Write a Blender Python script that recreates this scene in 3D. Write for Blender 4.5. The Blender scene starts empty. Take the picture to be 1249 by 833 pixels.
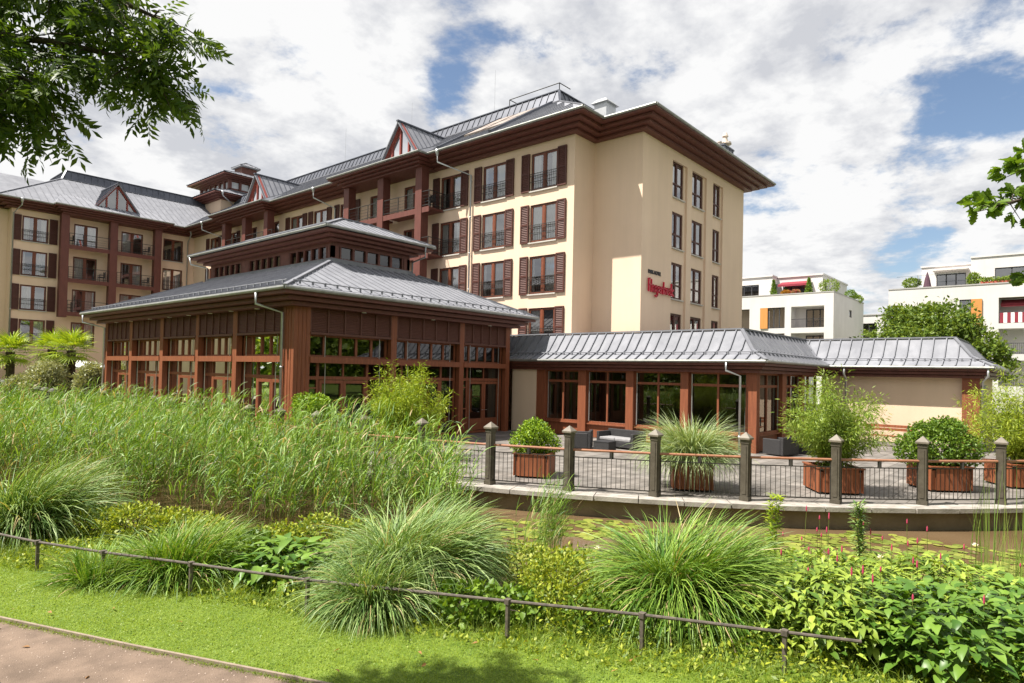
import bpy, bmesh, math, random
import numpy as np
from mathutils import Vector, Matrix

random.seed(7)
RNG = np.random.default_rng(11)
SC = bpy.context.scene
COL = SC.collection

# ------------------------------------------------------------------ camera
cam_d = bpy.data.cameras.new("camera")
cam = bpy.data.objects.new("camera", cam_d)
COL.objects.link(cam)
SC.camera = cam
cam_d.sensor_width = 36.0
cam_d.lens = 789.147 / 1249 * 36.0
cam_d.shift_y = 0.01836
cam_d.clip_start = 0.1
cam_d.clip_end = 3000
YAW, PITCH, ROLL = math.radians(40.7287), math.radians(1.17933), math.radians(-1.26784)


def cam_axes():
    cy, sy = math.cos(YAW), math.sin(YAW)
    f = np.array([cy, sy, 0]); r = np.array([sy, -cy, 0]); d = np.array([0, 0, -1.])
    cp, sp = math.cos(PITCH), math.sin(PITCH)
    f2 = cp * f - sp * d; d2 = cp * d + sp * f
    cr, sr = math.cos(ROLL), math.sin(ROLL)
    return cr * r + sr * d2, cr * d2 - sr * r, f2


CR, CD, CF = cam_axes()
M = Matrix(((CR[0], -CD[0], -CF[0]), (CR[1], -CD[1], -CF[1]), (CR[2], -CD[2], -CF[2]))).to_4x4()
M.translation = (0, 0, 2.75)
cam.matrix_world = M
FW = np.array([math.cos(YAW), math.sin(YAW)])
RT = np.array([math.sin(YAW), -math.cos(YAW)])


def rf(r, f):
    """metres to the right / ahead of the photographer -> ground x, y"""
    p = RT * r + FW * f
    return float(p[0]), float(p[1])


# ------------------------------------------------------------------ sun, sky, exposure
SUN_AZ = Vector((-0.83, 0.56, 0)).normalized()
SUN_EL = math.radians(59)
to_sun = SUN_AZ * math.cos(SUN_EL) + Vector((0, 0, math.sin(SUN_EL)))
sl = bpy.data.lights.new("sun", 'SUN')
sl.energy = 5.0
sl.angle = math.radians(0.5)
sl.color = (1.0, 0.945, 0.86)
sun = bpy.data.objects.new("sun", sl)
COL.objects.link(sun)
sun.rotation_euler = (-to_sun).to_track_quat('-Z', 'Y').to_euler()
sun.location = (-20, 20, 40)

W = bpy.data.worlds.new("World")
SC.world = W
W.use_nodes = True
nt = W.node_tree
for n in list(nt.nodes):
    nt.nodes.remove(n)


def N(t, kind, **kw):
    n = t.nodes.new(kind)
    for k, v in kw.items():
        setattr(n, k, v)
    return n


def build_sky():
    L = nt.links.new
    out = N(nt, 'ShaderNodeOutputWorld')
    sky = N(nt, 'ShaderNodeTexSky', sky_type='NISHITA', sun_disc=False)
    sky.sun_elevation = SUN_EL
    sky.sun_rotation = math.atan2(SUN_AZ.x, SUN_AZ.y)
    sky.air_density = 1.0
    sky.dust_density = 1.2
    bg = N(nt, 'ShaderNodeBackground'); bg.inputs[1].default_value = 0.07
    L(sky.outputs[0], bg.inputs[0])
    tc = N(nt, 'ShaderNodeTexCoord')
    sep = N(nt, 'ShaderNodeSeparateXYZ')
    L(tc.outputs['Generated'], sep.inputs[0])
    add = N(nt, 'ShaderNodeMath', operation='ADD'); add.inputs[1].default_value = 0.22
    mx = N(nt, 'ShaderNodeMath', operation='MAXIMUM'); mx.inputs[1].default_value = 0.0
    L(sep.outputs[2], mx.inputs[0]); L(mx.outputs[0], add.inputs[0])
    dx = N(nt, 'ShaderNodeMath', operation='DIVIDE'); dy = N(nt, 'ShaderNodeMath', operation='DIVIDE')
    L(sep.outputs[0], dx.inputs[0]); L(add.outputs[0], dx.inputs[1])
    L(sep.outputs[1], dy.inputs[0]); L(add.outputs[0], dy.inputs[1])
    cmb = N(nt, 'ShaderNodeCombineXYZ')
    L(dx.outputs[0], cmb.inputs[0]); L(dy.outputs[0], cmb.inputs[1])
    n1 = N(nt, 'ShaderNodeTexNoise'); n1.inputs['Scale'].default_value = 3.4
    n1.inputs['Detail'].default_value = 9; n1.inputs['Roughness'].default_value = 0.6
    n1.inputs['Distortion'].default_value = 0.08
    mp = N(nt, 'ShaderNodeMapping'); mp.inputs['Location'].default_value = (3.1, 1.7, 0.4)
    L(cmb.outputs[0], mp.inputs[0]); L(mp.outputs[0], n1.inputs['Vector'])
    # gaps of blue sky at chosen directions
    val = n1.outputs[0]
    for (px, py, rad, amt) in GAPS:
        d = CR * ((px - 624.5) / 789.15) + CD * ((py - 439.4) / 789.15) + CF
        d = d / np.linalg.norm(d)
        dot = N(nt, 'ShaderNodeVectorMath', operation='DISTANCE')
        dot.inputs[1].default_value = tuple(d)
        L(tc.outputs['Generated'], dot.inputs[0])
        mr = N(nt, 'ShaderNodeMapRange'); mr.interpolation_type = 'SMOOTHSTEP'
        mr.inputs['From Min'].default_value = 0; mr.inputs['From Max'].default_value = rad
        mr.inputs['To Min'].default_value = amt; mr.inputs['To Max'].default_value = 0
        L(dot.outputs['Value'], mr.inputs[0])
        sb = N(nt, 'ShaderNodeMath', operation='SUBTRACT')
        L(val, sb.inputs[0]); L(mr.outputs[0], sb.inputs[1])
        val = sb.outputs[0]
    ramp = N(nt, 'ShaderNodeMapRange'); ramp.interpolation_type = 'SMOOTHSTEP'
    ramp.inputs['From Min'].default_value = 0.27; ramp.inputs['From Max'].default_value = 0.42
    L(val, ramp.inputs[0])
    # lit and shaded sides of the clouds: the same field sampled a little nearer the sun
    mp2 = N(nt, 'ShaderNodeMapping'); mp2.inputs['Location'].default_value = (3.1 - 0.085, 1.7 + 0.055, 0.4)
    L(cmb.outputs[0], mp2.inputs[0])
    n2 = N(nt, 'ShaderNodeTexNoise'); n2.inputs['Scale'].default_value = 3.4
    n2.inputs['Detail'].default_value = 9; n2.inputs['Roughness'].default_value = 0.6; n2.inputs['Distortion'].default_value = 0.08
    L(mp2.outputs[0], n2.inputs['Vector'])
    df = N(nt, 'ShaderNodeMath', operation='SUBTRACT'); L(n1.outputs[0], df.inputs[0]); L(n2.outputs[0], df.inputs[1])
    n3 = N(nt, 'ShaderNodeTexNoise'); n3.inputs['Scale'].default_value = 1.6; n3.inputs['Detail'].default_value = 5
    L(mp.outputs[0], n3.inputs['Vector'])
    ma = N(nt, 'ShaderNodeMath', operation='MULTIPLY_ADD'); ma.inputs[1].default_value = 1.5
    L(df.outputs[0], ma.inputs[0]); L(n3.outputs[0], ma.inputs[2])
    cr = N(nt, 'ShaderNodeValToRGB')
    cr.color_ramp.elements[0].position = 0.30; cr.color_ramp.elements[0].color = (0.66, 0.675, 0.72, 1)
    cr.color_ramp.elements[1].position = 0.62; cr.color_ramp.elements[1].color = (1.0, 1.0, 1.0, 1)
    L(ma.outputs[0], cr.inputs[0])
    bc = N(nt, 'ShaderNodeBackground'); bc.inputs[1].default_value = 0.46
    L(cr.outputs[0], bc.inputs[0])
    mix = N(nt, 'ShaderNodeMixShader')
    L(ramp.outputs[0], mix.inputs[0]); L(bg.outputs[0], mix.inputs[1]); L(bc.outputs[0], mix.inputs[2])
    L(mix.outputs[0], out.inputs[0])


GAPS = [(550, 108, 0.10, 0.19), (1190, 50, 0.19, 0.135), (1115, 245, 0.12, 0.13), (1010, 40, 0.10, 0.08),
        (390, -20, 0.13, 0.14), (1060, 345, 0.12, 0.12), (930, 250, 0.08, 0.06), (1235, 130, .08, .06)]
build_sky()

vs = SC.view_settings
SC.display_settings.display_device = 'sRGB'
vs.view_transform = 'Standard'
vs.look = 'None'
vs.exposure = 1.08
vs.gamma = 1.0
vs.use_curve_mapping = False

# ------------------------------------------------------------------ materials
MATS = {}


def principled(name):
    m = bpy.data.materials.new(name)
    m.use_nodes = True
    b = m.node_tree.nodes['Principled BSDF']
    MATS[name] = m
    return m, m.node_tree, b


def noisy(name, c1, c2, scale=3.0, rough=0.7, metal=0.0, bump=0.0, bscale=None, stretch=None, detail=5, spec=0.4, rough2=None):
    m, t, b = principled(name)
    L = t.links.new
    tc = N(t, 'ShaderNodeTexCoord')
    src = tc.outputs['Object']
    if stretch:
        mp = N(t, 'ShaderNodeMapping'); mp.inputs['Scale'].default_value = stretch
        L(src, mp.inputs[0]); src = mp.outputs[0]
    nz = N(t, 'ShaderNodeTexNoise'); nz.inputs['Scale'].default_value = scale
    nz.inputs['Detail'].default_value = detail; nz.inputs['Roughness'].default_value = 0.65
    L(src, nz.inputs['Vector'])
    cr = N(t, 'ShaderNodeValToRGB')
    cr.color_ramp.elements[0].position = 0.32; cr.color_ramp.elements[0].color = (*c1, 1)
    cr.color_ramp.elements[1].position = 0.68; cr.color_ramp.elements[1].color = (*c2, 1)
    L(nz.outputs[0], cr.inputs[0]); L(cr.outputs[0], b.inputs['Base Color'])
    b.inputs['Roughness'].default_value = rough
    b.inputs['Metallic'].default_value = metal
    b.inputs['Specular IOR Level'].default_value = spec
    if rough2 is not None:
        mr = N(t, 'ShaderNodeMapRange'); mr.inputs['To Min'].default_value = rough; mr.inputs['To Max'].default_value = rough2
        L(nz.outputs[0], mr.inputs[0]); L(mr.outputs[0], b.inputs['Roughness'])
    if bump:
        n2 = N(t, 'ShaderNodeTexNoise'); n2.inputs['Scale'].default_value = bscale or scale * 8
        n2.inputs['Detail'].default_value = 4
        L(src, n2.inputs['Vector'])
        bp = N(t, 'ShaderNodeBump'); bp.inputs['Strength'].default_value = bump; bp.inputs['Distance'].default_value = 0.02
        L(n2.outputs[0], bp.inputs['Height']); L(bp.outputs[0], b.inputs['Normal'])
    return m


def leafmat(name, c1, c2, trans=0.3, rough=0.5, spec=0.35, dry=0.0):
    m, t, b = principled(name)
    L = t.links.new
    g = N(t, 'ShaderNodeNewGeometry')
    cr = N(t, 'ShaderNodeValToRGB')
    cr.color_ramp.elements[0].position = 0.0; cr.color_ramp.elements[0].color = (*c1, 1)
    cr.color_ramp.elements[1].position = 1.0 - dry; cr.color_ramp.elements[1].color = (*c2, 1)
    if dry:
        e = cr.color_ramp.elements.new(min(.999, 1.0 - dry + .004)); e.color = (0.40, 0.31, 0.15, 1)
    L(g.outputs['Random Per Island'], cr.inputs[0])
    L(cr.outputs[0], b.inputs['Base Color'])
    b.inputs['Roughness'].default_value = rough
    b.inputs['Specular IOR Level'].default_value = spec
    tr = N(t, 'ShaderNodeBsdfTranslucent')
    mc = N(t, 'ShaderNodeMix', data_type='RGBA', blend_type='MULTIPLY')
    mc.inputs[0].default_value = 1.0
    mc.inputs[7].default_value = (1.6, 1.5, 0.6, 1)
    L(cr.outputs[0], mc.inputs[6]); L(mc.outputs[2], tr.inputs[0])
    mx = N(t, 'ShaderNodeMixShader'); mx.inputs[0].default_value = trans
    out = t.nodes['Material Output']
    L(b.outputs[0], mx.inputs[1]); L(tr.outputs[0], mx.inputs[2]); L(mx.outputs[0], out.inputs[0])
    return m


def glassmat(name, tint=(0.75, 0.8, 0.8), refl=1.0, ior=1.5, base=0.05):
    m = bpy.data.materials.new(name); m.use_nodes = True
    t = m.node_tree
    t.nodes.remove(t.nodes['Principled BSDF'])
    L = t.links.new
    fr = N(t, 'ShaderNodeFresnel'); fr.inputs[0].default_value = ior
    ml = N(t, 'ShaderNodeMath', operation='MULTIPLY_ADD'); ml.inputs[1].default_value = refl; ml.inputs[2].default_value = base
    ml.use_clamp = True
    gl = N(t, 'ShaderNodeBsdfGlossy'); gl.inputs['Roughness'].default_value = 0.01
    tr = N(t, 'ShaderNodeBsdfTransparent'); tr.inputs[0].default_value = (*tint, 1)
    mx = N(t, 'ShaderNodeMixShader')
    L(fr.outputs[0], ml.inputs[0]); L(ml.outputs[0], mx.inputs[0]); L(tr.outputs[0], mx.inputs[1]); L(gl.outputs[0], mx.inputs[2])
    L(mx.outputs[0], t.nodes['Material Output'].inputs[0])
    MATS[name] = m
    return m


STUCCO = noisy('stucco', (0.72, 0.545, 0.405), (0.76, 0.58, 0.435), 0.35, 0.9, bump=0.15, bscale=60, spec=0.2)
def streaked(m, amount=0.07):
    # faint rain streaks and weathering over a render colour
    t = m.node_tree; b = t.nodes['Principled BSDF']; L = t.links.new
    src = b.inputs['Base Color'].links[0].from_socket
    tc = N(t, 'ShaderNodeTexCoord')
    mp = N(t, 'ShaderNodeMapping'); mp.inputs['Scale'].default_value = (1.6, 1.6, 0.10)
    L(tc.outputs['Object'], mp.inputs[0])
    nz = N(t, 'ShaderNodeTexNoise'); nz.inputs['Scale'].default_value = 1.3; nz.inputs['Detail'].default_value = 8; nz.inputs['Roughness'].default_value = .6
    L(mp.outputs[0], nz.inputs['Vector'])
    n2 = N(t, 'ShaderNodeTexNoise'); n2.inputs['Scale'].default_value = 0.22; n2.inputs['Detail'].default_value = 5
    L(tc.outputs['Object'], n2.inputs['Vector'])
    av = N(t, 'ShaderNodeMath', operation='MULTIPLY_ADD'); av.inputs[1].default_value = .8
    L(n2.outputs[0], av.inputs[0]); L(nz.outputs[0], av.inputs[2])
    mr = N(t, 'ShaderNodeMapRange'); mr.inputs['From Min'].default_value = .62; mr.inputs['From Max'].default_value = 1.15
    mr.inputs['To Min'].default_value = 1 - amount; mr.inputs['To Max'].default_value = 1 + amount * .3
    L(av.outputs[0], mr.inputs[0])
    mx = N(t, 'ShaderNodeMix', data_type='RGBA', blend_type='MULTIPLY'); mx.inputs[0].default_value = 1
    L(src, mx.inputs[6]); L(mr.outputs[0], mx.inputs[7]); L(mx.outputs[2], b.inputs['Base Color'])


streaked(STUCCO)
STUCCO2 = noisy('stucco_annex', (0.66, 0.51, 0.37), (0.70, 0.545, 0.40), 0.5, 0.9, bump=0.15, bscale=60, spec=0.2)
streaked(STUCCO2)
WHITEW = noisy('white_render', (0.56, 0.54, 0.53), (0.62, 0.60, 0.59), 0.3, 0.9, bump=0.1, bscale=50, spec=0.2)
streaked(WHITEW, .07)
WOOD = noisy('red_wood', (0.150, 0.046, 0.021), (0.270, 0.086, 0.037), 9, 0.55, bump=0.2, bscale=30, stretch=(3, 3, 0.12), detail=8)
EAVEW = noisy('eave_wood', (0.095, 0.031, 0.023), (0.145, 0.048, 0.035), 4, 0.55, bump=0.1, bscale=25)
DARKW = noisy('dark_wood', (0.070, 0.024, 0.017), (0.095, 0.033, 0.024), 5, 0.55)
POSTW = noisy('post_wood', (0.11, 0.036, 0.027), (0.145, 0.048, 0.036), 5, 0.55, stretch=(1, 1, 0.3))
GABLEW = noisy('gable_wood', (0.22, 0.045, 0.035), (0.27, 0.060, 0.045), 5, 0.5)
LOUVRE = noisy('louvre_wood', (0.095, 0.035, 0.024), (0.125, 0.047, 0.032), 9, 0.6, bump=0.3, bscale=40, stretch=(1, 1, 6))
SASH = noisy('sash_wood', (0.15, 0.045, 0.022), (0.20, 0.06, 0.028), 5, 0.45)
ZINC = noisy('zinc_sheet', (0.19, 0.196, 0.22), (0.26, 0.266, 0.292), 1.3, 0.6, metal=0.0, bump=0.05, bscale=3, rough2=0.75, spec=0.12)
streaked(ZINC, .16)
SEAM = noisy('zinc_seam', (0.15, 0.154, 0.175), (0.21, 0.215, 0.236), 1.2, 0.65, metal=0.0, spec=0.12)  # darker than the sheet: the seams' shadow side is put into the colour
ZINCD = noisy('dark_zinc', (0.07, 0.076, 0.095), (0.11, 0.117, 0.142), 0.9, 0.45, metal=0.3)
PIPE = noisy('zinc_pipe', (0.42, 0.43, 0.44), (0.52, 0.53, 0.54), 4, 0.4, metal=0.6)
GUTT = noisy('gutter_zinc', (0.20, 0.205, 0.19), (0.30, 0.305, 0.285), 3, 0.45, metal=0.5)
IRON = noisy('black_iron', (0.022, 0.020, 0.018), (0.038, 0.034, 0.030), 8, 0.5)
BRZ = noisy('bronze_paint', (0.060, 0.050, 0.036), (0.095, 0.082, 0.062), 7, 0.5)
STEEL = noisy('steel', (0.45, 0.45, 0.45), (0.55, 0.55, 0.55), 3, 0.35, metal=0.8)
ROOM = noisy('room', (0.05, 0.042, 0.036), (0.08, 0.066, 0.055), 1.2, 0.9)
CURT = noisy('curtain', (0.66, 0.64, 0.60), (0.84, 0.82, 0.78), 2.2, 0.9, stretch=(14, 14, 0.4))
WHITE = noisy('white_plastic', (0.75, 0.75, 0.74), (0.82, 0.82, 0.8), 3, 0.5)
SILL = noisy('sill', (0.45, 0.42, 0.38), (0.52, 0.49, 0.44), 3, 0.6)
STONE = noisy('coping_stone', (0.22, 0.20, 0.175), (0.40, 0.37, 0.335), 3.5, 0.85, bump=0.25, bscale=25)
DECKW = noisy('deck_wall', (0.13, 0.10, 0.06), (0.20, 0.155, 0.10), 1.5, 0.8, bump=0.3)
WICKER = noisy('wicker', (0.018, 0.017, 0.018), (0.045, 0.043, 0.045), 40, 0.6, bump=0.5, bscale=90)
CUSH = noisy('cushion', (0.22, 0.215, 0.22), (0.28, 0.275, 0.28), 8, 0.9)
SOIL = noisy('soil', (0.05, 0.035, 0.02), (0.09, 0.065, 0.04), 6, 0.95, bump=0.6, bscale=30)
PLANTW = noisy('planter_wood', (0.17, 0.052, 0.020), (0.31, 0.10, 0.040), 7, 0.6, bump=0.2, bscale=25, stretch=(2, 2, 0.2), detail=8)
BARK = noisy('bark', (0.035, 0.026, 0.020), (0.085, 0.066, 0.05), 9, 0.95, bump=0.8, bscale=20, stretch=(1, 1, 0.3))
FIBRE = noisy('palm_fibre', (0.035, 0.024, 0.016), (0.10, 0.075, 0.05), 12, 0.95, bump=1.0, bscale=25)
REDL = noisy('red_letter', (0.48, 0.010, 0.035), (0.55, 0.016, 0.045), 3, 0.45)
BLACKL = noisy('dark_letter', (0.03, 0.03, 0.035), (0.05, 0.05, 0.055), 3, 0.5)
AWN = noisy('red_awning', (0.20, 0.02, 0.035), (0.26, 0.03, 0.045), 3, 0.8)
ORPAN = noisy('orange_panel', (0.50, 0.20, 0.05), (0.58, 0.25, 0.07), 2, 0.6, stretch=(6, 6, 0.3))
DFRAME = noisy('dark_frame', (0.03, 0.03, 0.033), (0.045, 0.045, 0.05), 3, 0.5)
PURP = noisy('purple_fabric', (0.07, 0.035, 0.05), (0.10, 0.05, 0.07), 5, 0.9)
GLASS = glassmat('window_glass', (0.86, 0.88, 0.88), 1.6, 1.55, 0.24)
GLASSP = glassmat('pavilion_glass', (0.42, 0.45, 0.45), 1.25, 1.55)
GLASSW = glassmat('balcony_glass', (0.75, 0.8, 0.8), 1.0, 1.45)


def paving():
    m, t, b = principled('terrace_paving')
    L = t.links.new
    tc = N(t, 'ShaderNodeTexCoord')
    mp = N(t, 'ShaderNodeMapping'); mp.inputs['Rotation'].default_value = (0, 0, 0.0)
    L(tc.outputs['Object'], mp.inputs[0])
    br = N(t, 'ShaderNodeTexBrick'); br.inputs['Scale'].default_value = 1.0
    br.inputs['Color1'].default_value = (0.145, 0.135, 0.125, 1); br.inputs['Color2'].default_value = (0.215, 0.198, 0.182, 1)
    br.inputs['Mortar'].default_value = (0.09, 0.08, 0.07, 1)
    br.inputs['Mortar Size'].default_value = 0.012
    br.inputs['Brick Width'].default_value = 0.8; br.inputs['Row Height'].default_value = 0.4
    L(mp.outputs[0], br.inputs['Vector'])
    nz = N(t, 'ShaderNodeTexNoise'); nz.inputs['Scale'].default_value = 1.6; nz.inputs['Detail'].default_value = 8
    L(tc.outputs['Object'], nz.inputs['Vector'])
    cr = N(t, 'ShaderNodeValToRGB')
    cr.color_ramp.elements[0].position = 0.35; cr.color_ramp.elements[0].color = (0.6, 0.58, 0.55, 1)
    cr.color_ramp.elements[1].position = 0.7; cr.color_ramp.elements[1].color = (1.25, 1.22, 1.2, 1)
    L(nz.outputs[0], cr.inputs[0])
    mx = N(t, 'ShaderNodeMix', data_type='RGBA', blend_type='MULTIPLY'); mx.inputs[0].default_value = 1
    L(br.outputs[0], mx.inputs[6]); L(cr.outputs[0], mx.inputs[7]); L(mx.outputs[2], b.inputs['Base Color'])
    b.inputs['Roughness'].default_value = 0.8
    bp = N(t, 'ShaderNodeBump'); bp.inputs['Strength'].default_value = 0.3; bp.inputs['Distance'].default_value = 0.01
    L(br.outputs['Fac'], bp.inputs['Height']); bp.invert = True
    L(bp.outputs[0], b.inputs['Normal'])
    return m


PAVING = paving()


def water_mat():
    m, t, b = principled('pond_water')
    L = t.links.new
    tc = N(t, 'ShaderNodeTexCoord')
    nz = N(t, 'ShaderNodeTexNoise'); nz.inputs['Scale'].default_value = 0.5; nz.inputs['Detail'].default_value = 4
    L(tc.outputs['Object'], nz.inputs['Vector'])
    cr = N(t, 'ShaderNodeValToRGB')
    cr.color_ramp.elements[0].position = 0.3; cr.color_ramp.elements[0].color = (0.105, 0.066, 0.032, 1)
    cr.color_ramp.elements[1].position = 0.7; cr.color_ramp.elements[1].color = (0.15, 0.10, 0.055, 1)
    L(nz.outputs[0], cr.inputs[0]); L(cr.outputs[0], b.inputs['Base Color'])
    b.inputs['Roughness'].default_value = 0.07
    b.inputs['IOR'].default_value = 1.33
    n2 = N(t, 'ShaderNodeTexNoise'); n2.inputs['Scale'].default_value = 7; n2.inputs['Detail'].default_value = 3
    L(tc.outputs['Object'], n2.inputs['Vector'])
    bp = N(t, 'ShaderNodeBump'); bp.inputs['Strength'].default_value = 0.08; bp.inputs['Distance'].default_value = 0.02
    L(n2.outputs[0], bp.inputs['Height']); L(bp.outputs[0], b.inputs['Normal'])
    return m


WATER = water_mat()
PATHM = noisy('path_gravel', (0.115, 0.082, 0.060), (0.215, 0.155, 0.115), 2.5, 0.95, bump=0.5, bscale=70, detail=12)
LAWNG = noisy('lawn_ground', (0.075, 0.125, 0.013), (0.14, 0.195, 0.024), 2.2, 0.95, bump=0.4, bscale=25, detail=8)

L_LAWN = leafmat('lawn_blade', (0.160, 0.269, 0.020), (0.314, 0.394, 0.039), 0.35)
L_LONG = leafmat('long_grass', (0.115, 0.206, 0.020), (0.269, 0.338, 0.044), 0.35)
L_REED = leafmat('reed_leaf', (0.036, 0.110, 0.012), (0.235, 0.360, 0.055), 0.24, dry=.07)
L_REEDS = leafmat('reed_stem', (0.20, 0.16, 0.075), (0.30, 0.23, 0.12), 0.1)
L_MISC = leafmat('miscanthus', (0.060, 0.145, 0.028), (0.320, 0.420, 0.140), 0.2, dry=.06)
L_MISCD = leafmat('miscanthus_green', (0.045, 0.130, 0.010), (0.245, 0.360, 0.055), 0.2, dry=.05)
L_BOX = leafmat('boxwood', (0.060, 0.140, 0.006), (0.300, 0.430, 0.024), 0.2)
L_BOXD = leafmat('boxwood_dark', (0.058, 0.125, 0.013), (0.179, 0.275, 0.028), 0.25)
L_BAMB = leafmat('bamboo_leaf', (0.109, 0.188, 0.022), (0.282, 0.362, 0.055), 0.3)
L_GOLD = leafmat('golden_leaf', (0.120, 0.200, 0.010), (0.360, 0.430, 0.030), 0.3)
L_TREE = leafmat('tree_leaf', (0.035, 0.075, 0.010), (0.095, 0.15, 0.018), 0.35)
L_OAK = leafmat('oak_leaf', (0.06, 0.125, 0.012), (0.13, 0.21, 0.025), 0.4)
L_FAR = leafmat('far_leaf', (0.070, 0.135, 0.016), (0.250, 0.330, 0.045), 0.3)
L_OLIVE = leafmat('olive_leaf', (0.192, 0.213, 0.094), (0.397, 0.400, 0.209), 0.2)
L_PALM = leafmat('palm_leaf', (0.154, 0.250, 0.017), (0.358, 0.425, 0.039), 0.3)
L_COVER = leafmat('cover_leaf', (0.070, 0.140, 0.012), (0.380, 0.415, 0.040), 0.25)
L_BROAD = leafmat('broad_leaf', (0.045, 0.115, 0.014), (0.175, 0.290, 0.040), 0.2, 0.4)
L_KNOT = leafmat('knotweed_leaf', (0.060, 0.130, 0.014), (0.330, 0.420, 0.060), 0.24, 0.45)
L_PINK = leafmat('pink_flower', (0.42, 0.03, 0.09), (0.55, 0.08, 0.16), 0.15)
L_PAD = leafmat('lily_pad', (0.105, 0.145, 0.020), (0.285, 0.305, 0.058), 0.1, 0.4)
L_LILY = leafmat('lily_flower', (0.78, 0.75, 0.70), (0.85, 0.82, 0.78), 0.2)
L_STEM = leafmat('green_stem', (0.090, 0.125, 0.022), (0.192, 0.213, 0.055), 0.1)
L_DEAD = leafmat('dead_leaf', (0.22, 0.10, 0.03), (0.34, 0.19, 0.07), 0.2)


# ------------------------------------------------------------------ helpers
class MB:
    def __init__(s):
        s.v = []; s.f = []

    def add(s, vs, fs):
        o = len(s.v)
        s.v += [tuple(p) for p in vs]
        s.f += [tuple(i + o for i in f) for f in fs]

    def box(s, x0, x1, y0, y1, z0, z1):
        if x0 > x1: x0, x1 = x1, x0
        if y0 > y1: y0, y1 = y1, y0
        s.add([(x0, y0, z0), (x1, y0, z0), (x1, y1, z0), (x0, y1, z0), (x0, y0, z1), (x1, y0, z1), (x1, y1, z1), (x0, y1, z1)],
              [(0, 3, 2, 1), (4, 5, 6, 7), (0, 1, 5, 4), (1, 2, 6, 5), (2, 3, 7, 6), (3, 0, 4, 7)])
        return s

    def fbox(s, F, u0, u1, d0, d1, z0, z1):
        """box on a facade: u along it, d outwards from it"""
        if F[0] == 'x':
            return s.box(F[1] - d1, F[1] - d0, u0, u1, z0, z1)
        return s.box(u0, u1, F[1] - d1, F[1] - d0, z0, z1)

    def fquad(s, F, u0, u1, d, z0, z1):
        s.add([fp(F, u0, d, z0), fp(F, u1, d, z0), fp(F, u1, d, z1), fp(F, u0, d, z1)], [(0, 1, 2, 3)])
        return s

    def poly(s, pts):
        s.add(pts, [tuple(range(len(pts)))])
        return s

    def prism(s, poly, z0, z1):
        n = len(poly)
        s.add([(p[0], p[1], z0) for p in poly] + [(p[0], p[1], z1) for p in poly],
              [tuple(range(n - 1, -1, -1)), tuple(range(n, 2 * n))] + [(i, (i + 1) % n, (i + 1) % n + n, i + n) for i in range(n)])
        return s

    def bar(s, p, q, w, h, up=(0, 0, 1)):
        p = Vector(p); q = Vector(q); a = (q - p)
        if a.length < 1e-6: return s
        a.normalize(); up = Vector(up)
        sd = a.cross(up)
        if sd.length < 1e-4: sd = a.cross(Vector((1, 0, 0)))
        sd.normalize(); n = sd.cross(a).normalized()
        sd *= w / 2; n *= h
        vs = [p - sd, p + sd, p + sd + n, p - sd + n, q - sd, q + sd, q + sd + n, q - sd + n]
        s.add(vs, [(0, 1, 2, 3), (7, 6, 5, 4), (0, 4, 5, 1), (1, 5, 6, 2), (2, 6, 7, 3), (3, 7, 4, 0)])
        return s

    def tube(s, path, r, n=8, r1=None):
        path = [Vector(p) for p in path]
        rings = []
        m = len(path)
        for i, p in enumerate(path):
            a = (path[min(i + 1, m - 1)] - path[max(i - 1, 0)])
            if a.length < 1e-9: a = Vector((0, 0, 1))
            a.normalize()
            ref = Vector((0, 0, 1)) if abs(a.z) < 0.9 else Vector((1, 0, 0))
            e1 = a.cross(ref).normalized(); e2 = a.cross(e1)
            rr = r if r1 is None else r + (r1 - r) * i / max(1, m - 1)
            rings.append([p + (e1 * math.cos(2 * math.pi * k / n) + e2 * math.sin(2 * math.pi * k / n)) * rr for k in range(n)])
        vs = [p for rg in rings for p in rg]
        fs = [(i * n + k, i * n + (k + 1) % n, (i + 1) * n + (k + 1) % n, (i + 1) * n + k) for i in range(m - 1) for k in range(n)]
        fs += [tuple(range(n - 1, -1, -1)), tuple((m - 1) * n + k for k in range(n))]
        s.add(vs, fs)
        return s

    def lathe(s, prof, c, n=16):
        vs = []; fs = []
        for r, z in prof:
            for k in range(n):
                a = 2 * math.pi * k / n
                vs.append((c[0] + r * math.cos(a), c[1] + r * math.sin(a), c[2] + z))
        for i in range(len(prof) - 1):
            for k in range(n):
                fs.append((i * n + k, i * n + (k + 1) % n, (i + 1) * n + (k + 1) % n, (i + 1) * n + k))
        fs.append(tuple(range(n - 1, -1, -1))); fs.append(tuple((len(prof) - 1) * n + k for k in range(n)))
        s.add(vs, fs)
        return s

    def mesh(s, name, smooth=False):
        me = bpy.data.meshes.new(name)
        me.from_pydata(s.v, [], s.f)
        if smooth:
            me.polygons.foreach_set('use_smooth', [True] * len(me.polygons))
        me.update()
        return me

    def build(s, name, mat, parent=None, smooth=False, bevel=0):
        o = link(name, s.mesh(name, smooth), mat, parent)
        if bevel:
            bv = o.modifiers.new('bevel', 'BEVEL'); bv.width = bevel; bv.segments = 2; bv.limit_method = 'ANGLE'
        return o


def fp(F, u, d, z):
    return (F[1] - d, u, z) if F[0] == 'x' else (u, F[1] - d, z)


def link(name, me, mat=None, parent=None):
    o = bpy.data.objects.new(name, me)
    COL.objects.link(o)
    if mat is not None and not me.materials:
        me.materials.append(mat)
    if parent is not None:
        o.parent = parent
        if parent.type == 'EMPTY':
            o.matrix_parent_inverse = Matrix.Translation(-Vector(parent.location))
    return o


def tag(o, label, cat, group=None):
    o['label'] = label; o['category'] = cat
    if group: o['group'] = group
    return o


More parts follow.
